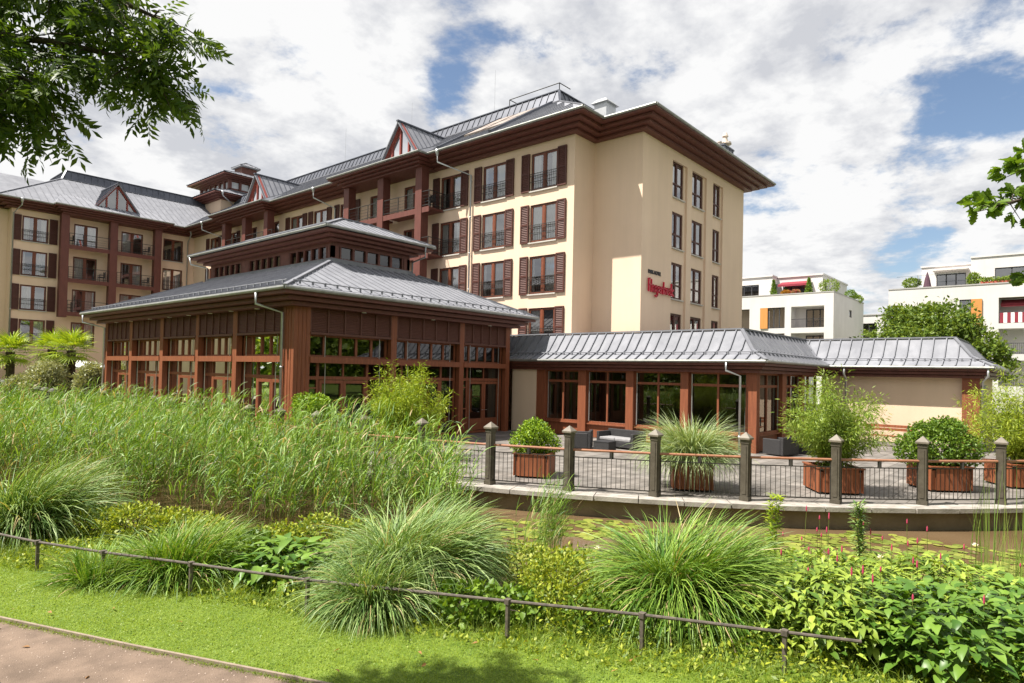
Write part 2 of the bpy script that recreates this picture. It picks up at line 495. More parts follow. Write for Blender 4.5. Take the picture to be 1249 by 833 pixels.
def thing(name, label, cat, loc, group=None):
    o = bpy.data.objects.new(name, None)
    o.empty_display_size = 0.3
    COL.objects.link(o)
    o.location = loc
    return tag(o, label, cat, group)


def structure(name, me, mat):
    o = link(name, me, mat); o['kind'] = 'structure'
    return o


def stuff(name, me, mat, label, cat):
    o = link(name, me, mat); o['kind'] = 'stuff'
    return tag(o, label, cat)


def fast_mesh(name, verts, faces, smooth=False):
    verts = np.asarray(verts, np.float32).reshape(-1, 3)
    faces = np.asarray(faces, np.int32)
    me = bpy.data.meshes.new(name)
    k = faces.shape[1]
    me.vertices.add(len(verts)); me.vertices.foreach_set('co', verts.ravel())
    me.loops.add(faces.size); me.loops.foreach_set('vertex_index', faces.ravel())
    me.polygons.add(len(faces))
    me.polygons.foreach_set('loop_start', np.arange(0, faces.size, k, dtype=np.int32))
    me.polygons.foreach_set('loop_total', np.full(len(faces), k, np.int32))
    if smooth:
        me.polygons.foreach_set('use_smooth', np.ones(len(faces), bool))
    me.update(calc_edges=True)
    return me


def blades(base, az, L, lean, droop, width, segs=5, twist=None, power=1.4):
    """curved ribbon leaves; all arguments arrays of length N.  lean / droop in radians from vertical"""
    n = len(base)
    t = np.linspace(0, 1, segs + 1)
    phi = lean[:, None] + droop[:, None] * t[None] ** power
    step = (L / segs)[:, None]
    hx = np.cumsum(np.sin(phi) * step, 1) - np.sin(phi[:, :1]) * step
    hz_ = np.cumsum(np.cos(phi) * step, 1) - np.cos(phi[:, :1]) * step
    ca, sa = np.cos(az), np.sin(az)
    P = np.stack([base[:, 0:1] + hx * ca[:, None], base[:, 1:2] + hx * sa[:, None], base[:, 2:3] + hz_], -1)
    tw = twist if twist is not None else RNG.uniform(-0.9, 0.9, n)
    sx = -sa * np.cos(tw); sy = ca * np.cos(tw); szz = np.sin(tw)
    S = np.stack([sx, sy, szz], -1)
    prof = np.minimum(1, 0.45 + 1.6 * t) * (1 - t ** 2.2) + 0.02
    wv = (width[:, None] * prof[None] / 2)[..., None] * S[:, None, :]
    V = np.stack([P - wv, P + wv], 2).reshape(-1, 3)
    k = segs + 1
    b = (np.arange(n) * k * 2)[:, None] + (np.arange(segs) * 2)[None]
    Fc = np.stack([b, b + 1, b + 3, b + 2], -1).reshape(-1, 4)
    return V, Fc


def leaves(pos, axis, nrm, L, Wd, bend=0.25, rows=3, shape=1.0):
    """leaf blades of rows x 2 quads with a fold along the midrib"""
    n = len(pos)
    axis = axis / np.linalg.norm(axis, axis=1, keepdims=True)
    side = np.cross(axis, nrm); side /= (np.linalg.norm(side, axis=1, keepdims=True) + 1e-9)
    up = np.cross(side, axis)
    t = np.linspace(0, 1, rows + 1)
    w = np.sin(np.pi * np.clip(t, 0, 1) ** (0.75 * shape)) * 0.5 + 0.02
    L = np.broadcast_to(L, (n,)); Wd = np.broadcast_to(Wd, (n,))
    c = pos[:, None] + axis[:, None] * (L[:, None] * t)[..., None] - up[:, None] * (L[:, None] * bend * t ** 2)[..., None]
    off = (Wd[:, None] * w)[..., None]
    l = c - side[:, None] * off + up[:, None] * off * 0.35
    r = c + side[:, None] * off + up[:, None] * off * 0.35
    V = np.stack([l, c, r], 2).reshape(-1, 3)
    k = (rows + 1) * 3
    b = (np.arange(n) * k)[:, None] + (np.arange(rows) * 3)[None]
    f1 = np.stack([b, b + 1, b + 4, b + 3], -1); f2 = np.stack([b + 1, b + 2, b + 5, b + 4], -1)
    return V, np.concatenate([f1.reshape(-1, 4), f2.reshape(-1, 4)])


def quadleaves(pos, axis, nrm, L, Wd):
    """diamond leaves, one folded quad each"""
    axis = axis / np.linalg.norm(axis, axis=1, keepdims=True)
    side = np.cross(axis, nrm); side /= (np.linalg.norm(side, axis=1, keepdims=True) + 1e-9)
    n = len(pos)
    L = np.broadcast_to(L, (n,))[:, None]; Wd = np.broadcast_to(Wd, (n,))[:, None]
    up = np.cross(side, axis)
    V = np.stack([pos, pos + axis * L * 0.45 + side * Wd / 2 + up * Wd * .15, pos + axis * L, pos + axis * L * 0.45 - side * Wd / 2 + up * Wd * .15], 1).reshape(-1, 3)
    b = np.arange(n) * 4
    return V, np.stack([b, b + 1, b + 2, b + 3], -1)


def merge(parts):
    V = []; F = []; o = 0
    for v, f in parts:
        V.append(v); F.append(f + o); o += len(v)
    return np.concatenate(V), np.concatenate(F)


def rdir(n, up=0.0):
    d = RNG.normal(size=(n, 3)); d[:, 2] += up
    return d / np.linalg.norm(d, axis=1, keepdims=True)


def offset_poly(poly, off):
    n = len(poly); out = []
    for i in range(n):
        a = Vector(poly[i - 1][:2]); b = Vector(poly[i][:2]); c = Vector(poly[(i + 1) % n][:2])
        e1 = (b - a).normalized(); e2 = (c - b).normalized()
        n1 = Vector((-e1.y, e1.x)); n2 = Vector((-e2.y, e2.x))
        k = (n1 + n2) / (1 + n1.dot(n2))
        out.append((b.x + k.x * off, b.y + k.y * off))
    return out


def ring_roof(mb, ms, poly, profile, spacing, seam_w=0.035, seam_h=0.05, skip=(), hipw=0.12):
    """roof skin following offsets of an outline (CCW), with standing seams"""
    n = len(poly)
    rings = [[(x, y, z) for x, y in offset_poly(poly, o)] for o, z in profile]
    for i in range(n):
        j = (i + 1) % n
        if i in skip: continue
        for k in range(len(rings) - 1):
            mb.poly([rings[k][i], rings[k][j], rings[k + 1][j], rings[k + 1][i]])
        if ms is None: continue
        e = Vector((poly[j][0] - poly[i][0], poly[j][1] - poly[i][1], 0)); Ln = e.length; e.normalize()
        org = Vector((poly[i][0], poly[i][1], 0))
        lo = [e.dot(Vector(r[i]) - org) for r in rings]; hi = [e.dot(Vector(r[j]) - org) for r in rings]
        inw = Vector((-e.y, e.x, 0))
        m = max(2, int(round(Ln / spacing)))
        smin, smax = min(lo), max(hi)
        cnt = int((smax - smin) / spacing)
        for q in range(cnt + 1):
            s = smin + (q + 0.5) * spacing
            pts = []
            for k in range(len(rings) - 1):
                for w in range(0, 9):
                    f = w / 8
                    if w == 0 and k > 0: continue
                    a = lo[k] + (lo[k + 1] - lo[k]) * f; b = hi[k] + (hi[k + 1] - hi[k]) * f
                    if a + 0.02 <= s <= b - 0.02:
                        o = profile[k][0] + (profile[k + 1][0] - profile[k][0]) * f
                        z = profile[k][1] + (profile[k + 1][1] - profile[k][1]) * f
                        pts.append((k + f, org + e * s + inw * o + Vector((0, 0, z))))
            if len(pts) < 2: continue
            ks = [pts[0]]
            for w in range(1, len(pts) - 1):
                if abs(pts[w][0] - round(pts[w][0])) < 1e-6: ks.append(pts[w])
            ks.append(pts[-1])
            for w in range(len(ks) - 1):
                ms.bar(ks[w][1], ks[w + 1][1], seam_w, seam_h)
        # hip / ridge cap along the left corner of this edge
        if hipw:
            for k in range(len(rings) - 1):
                ms.bar(Vector(rings[k][i]) + Vector((0, 0, .01)), Vector(rings[k + 1][i]) + Vector((0, 0, .01)), hipw, 0.05)
    if ms is not None and hipw:
        top = rings[-1]
        for i in range(n):
            if i in skip: continue
            ms.bar(Vector(top[i]) + Vector((0, 0, .012)), Vector(top[(i + 1) % n]) + Vector((0, 0, .012)), hipw, 0.06)
    return rings


def snow_guard(ms, p, q, step=0.45):
    p = Vector(p); q = Vector(q); d = q - p; n = int(d.length / step)
    ms.tube([p, q], 0.022, 5)
    for i in range(n + 1):
        c = p + d * ((i + .5) / (n + 1))
        ms.box(c.x - .028, c.x + .028, c.y - .028, c.y + .028, c.z - .11, c.z + .02)


def wall_holes(mb, F, u0, u1, z0, z1, holes, depth):
    """facade skin with rectangular openings and reveals; holes are (u0,u1,z0,z1)"""
    us = sorted(set([u0, u1] + [h[0] for h in holes] + [h[1] for h in holes]))
    zs = sorted(set([z0, z1] + [h[2] for h in holes] + [h[3] for h in holes]))
    for i in range(len(us) - 1):
        for j in range(len(zs) - 1):
            cu = (us[i] + us[i + 1]) / 2; cz = (zs[j] + zs[j + 1]) / 2
            if any(h[0] < cu < h[1] and h[2] < cz < h[3] for h in holes): continue
            mb.fquad(F, us[i], us[i + 1], 0, zs[j], zs[j + 1])
    for a, b, c, d in holes:
        for (p, q) in (((a, c), (b, c)), ((b, c), (b, d)), ((b, d), (a, d)), ((a, d), (a, c))):
            mb.poly([fp(F, p[0], 0, p[1]), fp(F, q[0], 0, q[1]), fp(F, q[0], -depth, q[1]), fp(F, p[0], -depth, p[1])])


def place(me, F, u, z, name, mat, parent, d=0.0):
    """a mesh made in facade axes (x along, -y out) set on a facade"""
    o = link(name, me, mat, parent)
    mtx = Matrix.Translation(fp(F, u, d, z))
    if F[0] == 'x': mtx = mtx @ Matrix.Rotation(-math.pi / 2, 4, 'Z')
    o.matrix_basis = mtx
    return o


FL = ('y', 0.0)     # facade-local frame used for prototype meshes


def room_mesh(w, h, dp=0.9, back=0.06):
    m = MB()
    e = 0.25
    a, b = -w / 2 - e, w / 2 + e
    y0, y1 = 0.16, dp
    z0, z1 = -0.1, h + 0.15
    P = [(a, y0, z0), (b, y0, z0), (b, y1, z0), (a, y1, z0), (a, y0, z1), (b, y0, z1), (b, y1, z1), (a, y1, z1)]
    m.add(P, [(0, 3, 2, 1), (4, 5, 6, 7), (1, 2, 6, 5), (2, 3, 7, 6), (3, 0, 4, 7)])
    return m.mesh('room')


def curtain_mesh(w, h, parts):
    m = MB()
    for a, b in parts:
        n = max(6, int((b - a) / 0.045))
        for i in range(n):
            x0 = a + (b - a) * i / n; x1 = a + (b - a) * (i + 1) / n
            y0 = 0.20 + 0.025 * math.sin(i * 1.9); y1 = 0.20 + 0.025 * math.sin((i + 1) * 1.9)
            m.poly([(x0, y0, 0.02), (x1, y1, 0.02), (x1, y1, h), (x0, y0, h)])
    return m.mesh('curtain')


def make_window_set(w, h, curt):
    """french window: frame with two leaves"""
    fr = MB(); t = 0.07
    y0, y1 = 0.06, 0.15
    fr.box(-w / 2, -w / 2 + t, y0, y1, 0, h).box(w / 2 - t, w / 2, y0, y1, 0, h)
    fr.box(-w / 2 + t, w / 2 - t, y0, y1, h - t, h).box(-w / 2 + t, w / 2 - t, y0, y1, 0, t)
    sash = MB()
    sash.box(-0.075, 0.075, y0 - 0.012, y1 - 0.02, t, h - t)
    s = 0.05
    for a, b in ((-w / 2 + t, -0.075), (0.075, w / 2 - t)):
        sash.box(a, a + s, y0 + .01, y1 - .02, t, h - t).box(b - s, b, y0 + .01, y1 - .02, t, h - t)
        sash.box(a + s, b - s, y0 + .01, y1 - .02, t, t + s).box(a + s, b - s, y0 + .01, y1 - .02, h - t - s, h - t)
    pn = MB()
    pn.poly([(-w / 2 + t, 0.105, t), (w / 2 - t, 0.105, t), (w / 2 - t, 0.105, h - t), (-w / 2 + t, 0.105, h - t)])
    return dict(frame=fr.mesh('window'), sash=sash.mesh('sash'), pane=pn.mesh('pane'), room=room_mesh(w, h),
                curtains=[curtain_mesh(w, h, c) for c in curt])


CURTS = lambda w: [[(-w / 2 + .05, -w / 2 + .55), (w / 2 - .5, w / 2 - .05)], [(-w / 2 + .05, -0.1)], [(-w / 2 + .05, w / 2 - .05)],
                   [(0.1, w / 2 - .05), (-w / 2 + .05, -w / 2 + .3)], [(-w / 2 + .05, -w / 2 + .25), (w / 2 - .8, w / 2 - .05)]]


def railing_mesh(w, h=0.95, out=-0.06, bars=True, step=0.12):
    m = MB()
    for z in (0.09, 0.5, h - .13, h):
        m.bar((-w / 2, out, z), (w / 2, out, z), 0.025, 0.025)
    n = int(w / step)
    for i in range(n + 1):
        x = -w / 2 + w * i / n
        m.box(x - .007, x + .007, out - .007, out + .007, 0.09, h)
    return m.mesh('window_railing')


def shutter_mesh(w=0.58, h=2.15):
    m = MB()
    m.box(-w / 2, w / 2, -0.06, -0.012, 0, h)
    for z0, z1 in ((0.09, h * .46), (h * .5, h - .09)):
        n = int((z1 - z0) / 0.09)
        for i in range(n):
            z = z0 + (z1 - z0) * i / n
            m.add([(-w / 2 + .08, -0.062, z), (w / 2 - .08, -0.062, z), (w / 2 - .08, -0.085, z + .03), (-w / 2 + .08, -0.085, z + .03),
                   (w / 2 - .08, -0.062, z + .075), (-w / 2 + .08, -0.062, z + .075)], [(0, 1, 2, 3), (3, 2, 4, 5)])
    m.box(-w / 2, -w / 2 + .07, -.1, -.06, 0, h).box(w / 2 - .07, w / 2, -.1, -.06, 0, h)
    m.box(-w / 2 + .07, w / 2 - .07, -.1, -.06, 0, .08).box(-w / 2 + .07, w / 2 - .07, -.1, -.06, h - .08, h)
    m.box(-w / 2 + .07, w / 2 - .07, -.1, -.06, h * .46, h * .5)
    return m.mesh('shutter')


# ------------------------------------------------------------------ ground, path, pond
TC = np.array([32.08, 17.86]); TR = 21.40          # centre and radius of the terrace edge
SN = np.array([0.926, 0.377]); TN = np.array([0.377, -0.926])   # across / along the garden strip


def st(s, t):
    p = SN * s + TN * t
    return float(p[0]), float(p[1])


def sstep(a, b, x):
    q = np.clip((x - a) / (b - a), 0, 1)
    return q * q * (3 - 2 * q)


def ground_z(x, y):
    x = np.asarray(x, float); y = np.asarray(y, float)
    s = SN[0] * x + SN[1] * y; t = TN[0] * x + TN[1] * y
    shore = 9.9 + 0.5 * np.sin(t * 0.55) + 0.25 * np.sin(t * 1.7 + 1) + np.clip(t - 2, 0, 30) * 0.22 + np.clip(-t - 14, 0, 40) * 0.10
    z = -0.25 - 0.29 * sstep(-2.2, 0, s - shore) - 0.6 * sstep(0, 2, s - shore)
    z = z + 0.03 * np.sin(x * 1.3) * np.sin(y * 1.1) * (s > 7.2)
    r = np.hypot(x - TC[0], y - TC[1])
    inside = np.where(y > TC[1], x - 10.9, TR - 0.3 - r)
    inside = np.where((y < TC[1] - 19) & (x > TC[0] - 8), (x - 24) , inside)
    zb = -1.1 + 1.0 * sstep(0.2, 1.0, inside)
    zl = -1.1 + 0.95 * sstep(36, 40, y)
    return np.maximum(np.maximum(z, zb), zl)


def build_ground():
    xs = np.concatenate([np.array([-700, -300, -120, -60, -30, -18, -12]), np.arange(-8, 34, 0.4), np.array([36, 40, 46, 54, 65, 80, 110, 160, 300, 700])])
    ys = np.concatenate([np.array([-700, -300, -120, -60, -30, -18]), np.arange(-12, 44, 0.4), np.array([46, 50, 56, 64, 76, 100, 150, 300, 700])])
    X, Y = np.meshgrid(xs, ys, indexing='ij')
    Z = ground_z(X, Y)
    V = np.stack([X, Y, Z], -1).reshape(-1, 3)
    ny = len(ys)
    i = np.arange(len(xs) - 1)[:, None] * ny + np.arange(ny - 1)[None]
    F = np.stack([i, i + ny, i + ny + 1, i + 1], -1).reshape(-1, 4)
    structure('ground', fast_mesh('ground', V, F, True), LAWNG)
    # gravel path with a metal edging strip
    m = MB()
    m.poly([(*st(0.9, -40), -.246), (*st(0.9, 25), -.246), (*st(5.30, 25), -.246), (*st(5.30, -40), -.246)])
    structure('path', m.mesh('path'), PATHM)
    e = MB()
    for k in range(-40, 25, 2):
        w0 = 0.012 * math.sin(k * 1.3); w1 = 0.012 * math.sin((k + 2) * 1.3)
        e.bar((*st(5.315 + w0, k), -.27), (*st(5.315 + w1, k + 2), -.27), 0.03, 0.06)
    structure('path_edging', e.mesh('path_edging'), noisy('edging', (0.20, 0.155, 0.115), (0.28, 0.22, 0.17), 5, 0.8))
    # pebbles on the path
    n = 2600
    s = RNG.uniform(3.4, 5.28, n); t = RNG.uniform(-9, 0, n)
    p = np.stack([SN[0] * s + TN[0] * t, SN[1] * s + TN[1] * t, np.full(n, -.244)], -1)
    r = RNG.uniform(0.004, 0.011, n)
    a = RNG.uniform(0, 6.28, n)
    off = np.array([(1, 0, 0), (-.3, .9, 0), (-.6, -.8, 0), (0, 0, .8)])
    V = p[:, None] + off[None] * r[:, None, None]
    b = np.arange(n)[:, None] * 4
    F = np.concatenate([b + np.array([[0, 1, 3]]), b + np.array([[1, 2, 3]]), b + np.array([[2, 0, 3]])])
    stuff('gravel', fast_mesh('gravel', V, F), leafmat('pebble', (0.16, 0.11, 0.085), (0.42, 0.33, 0.27), 0.0), 'loose pale gravel grains on the brown park path', 'gravel')
    # pond
    m = MB()
    m.poly([(-2, -40, -.5), (45, -40, -.5), (45, 39, -.5), (-2, 39, -.5)])
    structure('water', m.mesh('water'), WATER)


build_ground()

# ------------------------------------------------------------------ terrace slab
ARC = [(TC[0] + (TR + .45) * math.cos(a), TC[1] + (TR + .45) * math.sin(a)) for a in np.radians(np.arange(180, 253, 2.0))]


def build_terrace():
    m = MB()
    inner = [(TC[0] + (TR + .05) * math.cos(a), TC[1] + (TR + .05) * math.sin(a)) for a in np.radians(np.arange(180, 253, 2.0))]
    poly = [(inner[0][0], 60)] + inner + [(70, inner[-1][1]), (70, 60)]
    m.prism(poly, -0.09, 0.0)
    structure('terrace', m.mesh('terrace'), PAVING)
    c = MB()
    def piece(p0, p1, q0, q1):
        c.prism([p0, p1, q1, q0], -0.095, 0.004)
    A0 = np.radians(180)
    L = 0.98; n = int(math.radians(73) * TR / L)
    for k in range(n):
        a0 = A0 + k * L / TR + 0.0005; a1 = A0 + (k + 1) * L / TR - 0.0005
        P = lambda r, a: (TC[0] + r * math.cos(a), TC[1] + r * math.sin(a))
        j = 0.012 * math.sin(k * 2.3)
        piece(P(TR + .47 + j, a0), P(TR + .47 + j, a1), P(TR - .12, a0), P(TR - .12, a1))
    for k in range(30):
        y0 = TC[1] + k * L + .01; y1 = TC[1] + (k + 1) * L - .01
        piece((TC[0] - TR - .47, y1), (TC[0] - TR - .47, y0), (TC[0] - TR + .12, y1), (TC[0] - TR + .12, y0))
    structure('terrace_kerb', c.mesh('terrace_kerb'), STONE)
    w = MB()
    prev = (TC[0] - TR - .3, 45)
    for a in np.radians(np.arange(180, 253, 2.0)):
        p = (TC[0] + (TR + .3) * math.cos(a), TC[1] + (TR + .3) * math.sin(a))
        w.poly([(*prev, -1.3), (*p, -1.3), (*p, -.092), (*prev, -.092)])
        prev = p
    structure('terrace_wall', w.mesh('terrace_wall'), DECKW)


build_terrace()

# ------------------------------------------------------------------ hotel
ROWS = (13.0, 10.1, 7.2, 4.3)
XM, YEND, X2, Y2, YW = 28.0, 20.0, 29.89, 16.97, 66.5
HOTEL_WALL = [(29.89, 16.97), (43.7, 16.97), (43.7, 81), (13.25, 81), (13.25, 66.5), (28.0, 66.5), (28.0, 20.0), (29.89, 20.0)]


def eave_stack(name, poly, z0, steps, mat, root, h=0.115, gap=0.145):
    m = MB()
    for k, o in enumerate(steps):
        m.prism(offset_poly(poly, -o), z0 + k * gap, z0 + k * gap + h)
        m.prism(offset_poly(poly, -o + 0.10), z0 + k * gap + h, z0 + (k + 1) * gap)
    return m.build(name, mat, root)


def gutter(name, poly, z, r, root, skip=()):
    m = MB(); n = len(poly)
    for i in range(n):
        if i in skip: continue
        a = poly[i]; b = poly[(i + 1) % n]
        m.tube([(a[0], a[1], z), (b[0], b[1], z)], r, 8)
    return m.build(name, GUTT, root)


def downpipe(root, path, r=0.055, hopper=True):
    m = MB()
    m.tube(path, r, 8)
    p = path[0]
    if hopper:
        m.lathe([(0.06, -.30), (0.13, -.02), (0.13, .10)], p, 8)
    for q in path[-1:]:
        z = q[2] + .6
        while z < path[-2][2] - .3:
            m.lathe([(r + .015, -.03), (r + .015, .03)], (q[0], q[1], z), 8); z += 2.2
    return m.build('downpipe', PIPE, root, True)


def build_hotel():
    root = thing('hotel_building', 'large cream four storey hotel with dark red stepped eaves and grey metal roofs', 'hotel', (36, 45, 0))
    Wm, Hm = 1.84, 2.12
    main_c = [22.07, 25.8, 29.5, 33.1, 36.85, 40.5, 44.05, 47.45, 51.1, 54.8, 58.4, 62.0]
    holesX = []; lst = []
    for k, c in enumerate(main_c):
        rows = ROWS if k <= 4 else ROWS[:2]
        for z in rows:
            holesX.append((c - Wm / 2, c + Wm / 2, z, z + Hm)); lst.append((c, z, k))
    FX = ('x', XM); FE = ('y', Y2); FW_ = ('y', YW); FR = ('x', X2)
    wall = MB()
    wall_holes(wall, FX, YEND, YW, 0, 15.7, holesX, 0.16)
    wall.poly([(28, 20, 0), (29.89, 20, 0), (29.89, 20, 15.7), (28, 20, 15.7)])
    wall.poly([(29.89, 16.97, 0), (29.89, 20, 0), (29.89, 20, 15.7), (29.89, 16.97, 15.7)])
    # tall recessed channels in the end wall
    ch = [(33.25, 35.1), (35.75, 37.75), (38.72, 40.25)]
    wall_holes(wall, FE, 29.89, 43.7, 0, 15.7, [(a, b, 0.2, 15.05) for a, b in ch], 0.12)
    FEb = ('y', Y2 + 0.12)
    wins = [(33.3, 34.85), (35.8, 37.5), (38.77, 40.05)]
    eh = []
    for (a, b), (p, q) in zip(ch, wins):
        hs = [(p, q, z, z + 2.08) for z in ROWS]
        wall_holes(wall, FEb, a, b, 0.2, 15.05, hs, 0.14)
        eh += hs
    wall.poly([(43.7, 16.97, 0), (43.7, 81, 0), (43.7, 81, 15.7), (43.7, 16.97, 15.7)])
    # wing
    wc = [14.9, 18.62, 22.38, 26.04]
    wh = []; wl = []
    for k, c in enumerate(wc):
        for z in ROWS:
            w = 1.84
            wh.append((c - w / 2, c + w / 2, z, z + Hm)); wl.append((c, z, k))
    wall_holes(wall, FW_, 13.25, 28.0, 0, 15.7, wh, 0.16)
    wall.poly([(13.25, 66.5, 0), (13.25, 67.7, 0), (13.25, 67.7, 15.7), (13.25, 66.5, 15.7)])
    wall_holes(wall, ('y', 67.7), -8, 13.25, 0, 15.7, [], 0.1)
    wall.build('wall', STUCCO, root)
    # windows
    ws = make_window_set(Wm, Hm, CURTS(Wm))
    rail = railing_mesh(Wm + .04)
    shm = shutter_mesh()
    sill = MB().box(-Wm / 2 - .06, Wm / 2 + .06, -.10, .05, -.07, -.002).mesh('sill')
    def french(F, c, z, shut=(True, True), rails=True, ci=0):
        fr = place(ws['frame'], F, c, z, 'window', DARKW, root)
        link('pane', ws['pane'], GLASS, fr); link('sash', ws['sash'], SASH, fr)
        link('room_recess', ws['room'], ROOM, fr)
        if ci is not None:
            link('curtain', ws['curtains'][ci], CURT, fr)
        if rails: link('window_railing', rail, IRON, fr)
        if rails: link('sill', sill, SILL, fr)
        for side, ok in zip((-1, 1), shut):
            if ok:
                s = link('shutter', shm, DARKW, fr); s.location = (side * (Wm / 2 + 0.36), 0, -0.01)
        return fr
    for i, (c, z, k) in enumerate(lst):
        door = k in (3, 4, 8, 9)
        french(FX, c, z, (not door, not door), not door, (i * 7 + k) % 5)
    for i, (c, z, k) in enumerate(wl):
        sh = k == 0
        ci = (i * 3 + k) % 5
        french(FW_, c, z, (sh, sh), k in (0, 3), None if (k == 3 and z == 13.0) else ci)
    # narrow end windows
    for (a, b) in wins:
        w = b - a
        e = make_window_set(w, 2.08, [[(-w / 2 + .05, 0)], [(0, w / 2 - .05)]])
        sl_ = MB().box(-w / 2 - .05, w / 2 + .05, -.12, .04, -.06, -.002).mesh('sill')
        tr = MB().box(-w / 2 + .07, w / 2 - .07, .05, .135, .78, .86).mesh('transom')
        for i, z in enumerate(ROWS):
            fr = place(e['frame'], FEb, (a + b) / 2, z, 'window', DARKW, root)
            link('pane', e['pane'], GLASS, fr); link('sash', e['sash'], DARKW, fr); link('transom', tr, DARKW, fr)
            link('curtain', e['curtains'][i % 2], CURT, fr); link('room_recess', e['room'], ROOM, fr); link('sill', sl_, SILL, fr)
    # eaves
    steps = (0.42, 0.80, 1.18, 1.55)
    eave_stack('eaves', HOTEL_WALL, 15.62, steps, EAVEW, root)
    gp = offset_poly(HOTEL_WALL, -1.58)
    gutter('gutter', gp, 16.20, 0.075, root)
    m = MB()
    # far left block eaves
    for k, o in enumerate(steps):
        m.box(-8, 13.25, 67.7 - o, 69, 15.62 + k * .145, 15.62 + k * .145 + .115)
        m.box(-8, 13.25, 67.8 - o, 69, 15.735 + k * .145, 15.765 + k * .145)
    m.build('eaves', EAVEW, root)
    # projecting roof bays over the balconies
    for (FB, a, b) in ((FX, 31.0, 38.75), (FX, 49.9, 57.3), (FW_, 16.7, 24.2)):
        m = MB()
        o0 = 1.30
        for k, o in enumerate(steps):
            oo = o * 0.62
            m.fbox(FB, a - oo, b + oo, -0.2, o0 + oo, 15.60 + k * .145, 15.60 + k * .145 + .115)
            m.fbox(FB, a - oo + .1, b + oo - .1, -0.2, o0 + oo - .1, 15.715 + k * .145, 15.745 + k * .145)
        m.build('bay_eaves', EAVEW, root)
        r = MB(); sm = MB()
        oo = steps[-1] * .62 + .03
        zt = 16.20
        c0, c1 = a - oo, b + oo
        d0 = o0 + oo
        top = -1.0
        A, B = fp(FB, c0, d0, zt), fp(FB, c1, d0, zt)
        Cc, D = fp(FB, c1 - 1.2, top, zt + 1.55), fp(FB, c0 + 1.2, top, zt + 1.55)
        r.poly([A, B, Cc, D]); r.poly([A, D, fp(FB, c0, top, zt)]); r.poly([B, fp(FB, c1, top, zt), Cc])
        u = c0 + .5
        while u < c1 - .3:
            f0 = 0.0
            ff = min(1, (min(u - c0, c1 - u)) / 1.2)
            sm.bar(fp(FB, u, d0, zt + .005), fp(FB, u, d0 + (top - d0) * ff, zt + .005 + 1.55 * ff), .035, .05)
            u += .55
        r.build('bay_roof', ZINC, root); sm.build('roof_seam', SEAM, root)
        g = MB()
        g.tube([fp(FB, c0, 1.2, zt), A, B, fp(FB, c1, 1.2, zt)], .075, 8)
        g.build('gutter', GUTT, root)
        # gable dormer
        gc = (a + b) / 2 - (1.3 if FB is FX else -.3)
        if FB is FX: gc = a + 2.55
        hw, gh = 1.75, 2.35
        gz = zt + .52; gd = 0.75
        gf = MB(); gw = .16
        L_, R_, T_ = (gc - hw, gz), (gc + hw, gz), (gc, gz + gh)
        def fb3(p, q, w, d0_, d1_):
            P = Vector(fp(FB, p[0], d0_, p[1])); Q = Vector(fp(FB, q[0], d0_, q[1]))
            nrm = Vector(fp(FB, 0, 1, 0)) - Vector(fp(FB, 0, 0, 0))
            gf.bar(P, Q, w, d1_ - d0_, nrm)
        fb3(L_, T_, .2, gd - .05, gd + .14); fb3(R_, T_, .2, gd - .05, gd + .14); fb3(L_, R_, .2, gd - .04, gd + .12)
        for f in (-.48, 0, .48):
            fb3((gc + f * hw, gz), (gc + f * hw, gz + gh * (1 - abs(f)) - .05), .13, gd - .04, gd + .10)
        gw_ = gf.build('gable', GABLEW, root)
        pn = MB(); pn.poly([fp(FB, L_[0], gd + .02, L_[1]), fp(FB, R_[0], gd + .02, R_[1]), fp(FB, T_[0], gd + .02, T_[1])])
        pn.build('pane', GLASS, gw_)
        bk = MB(); bk.poly([fp(FB, L_[0], gd - .6, L_[1]), fp(FB, R_[0], gd - .6, R_[1]), fp(FB, T_[0], gd - .6, T_[1])])
        bk.build('room_recess', ROOM, gw_)
        dr = MB(); ds = MB()
        ov = .22; bkd = -5.2
        sl_ = gh / hw
        for sgn in (-1, 1):
            e0 = (gc + sgn * (hw + .3), gz - .3 * sl_ + .12); t0 = (gc, gz + gh + .14)
            dr.poly([fp(FB, e0[0], gd + .35, e0[1]), fp(FB, t0[0], gd + .35, t0[1]), fp(FB, t0[0], bkd, t0[1]), fp(FB, e0[0], bkd, e0[1])])
            dr.poly([fp(FB, e0[0], gd + .35, e0[1] - .1), fp(FB, t0[0], gd + .35, t0[1] - .1), fp(FB, t0[0], gd + .35, t0[1]), fp(FB, e0[0], gd + .35, e0[1])])
            dr.poly([fp(FB, e0[0], gd + .35, e0[1] - .1), fp(FB, t0[0], gd + .35, t0[1] - .1), fp(FB, t0[0], bkd, t0[1] - .1), fp(FB, e0[0], bkd, e0[1] - .1)])
            dd = gd + .3
            while dd > bkd:
                ds.bar(fp(FB, e0[0], dd, e0[1]), fp(FB, t0[0], dd, t0[1]), .035, .05); dd -= .5
        ds.bar(fp(FB, gc, gd + .4, gz + gh + .13), fp(FB, gc, bkd, gz + gh + .13), .2, .09)
        dr.build('gable_roof', ZINC, root); ds.build('roof_seam', ZINCD, root)
        # posts and balconies
        mid = (a + b) / 2
        ps = [a + .02, mid, b - .02]
        # floor plates between posts
        for i, p in enumerate(ps):
            zb = 6.75
            q = MB(); q.fbox(FB, p - .30, p + .30, o0 - .55, o0 + .05, zb, 15.6)
            q.build('balcony_post', POSTW, root)
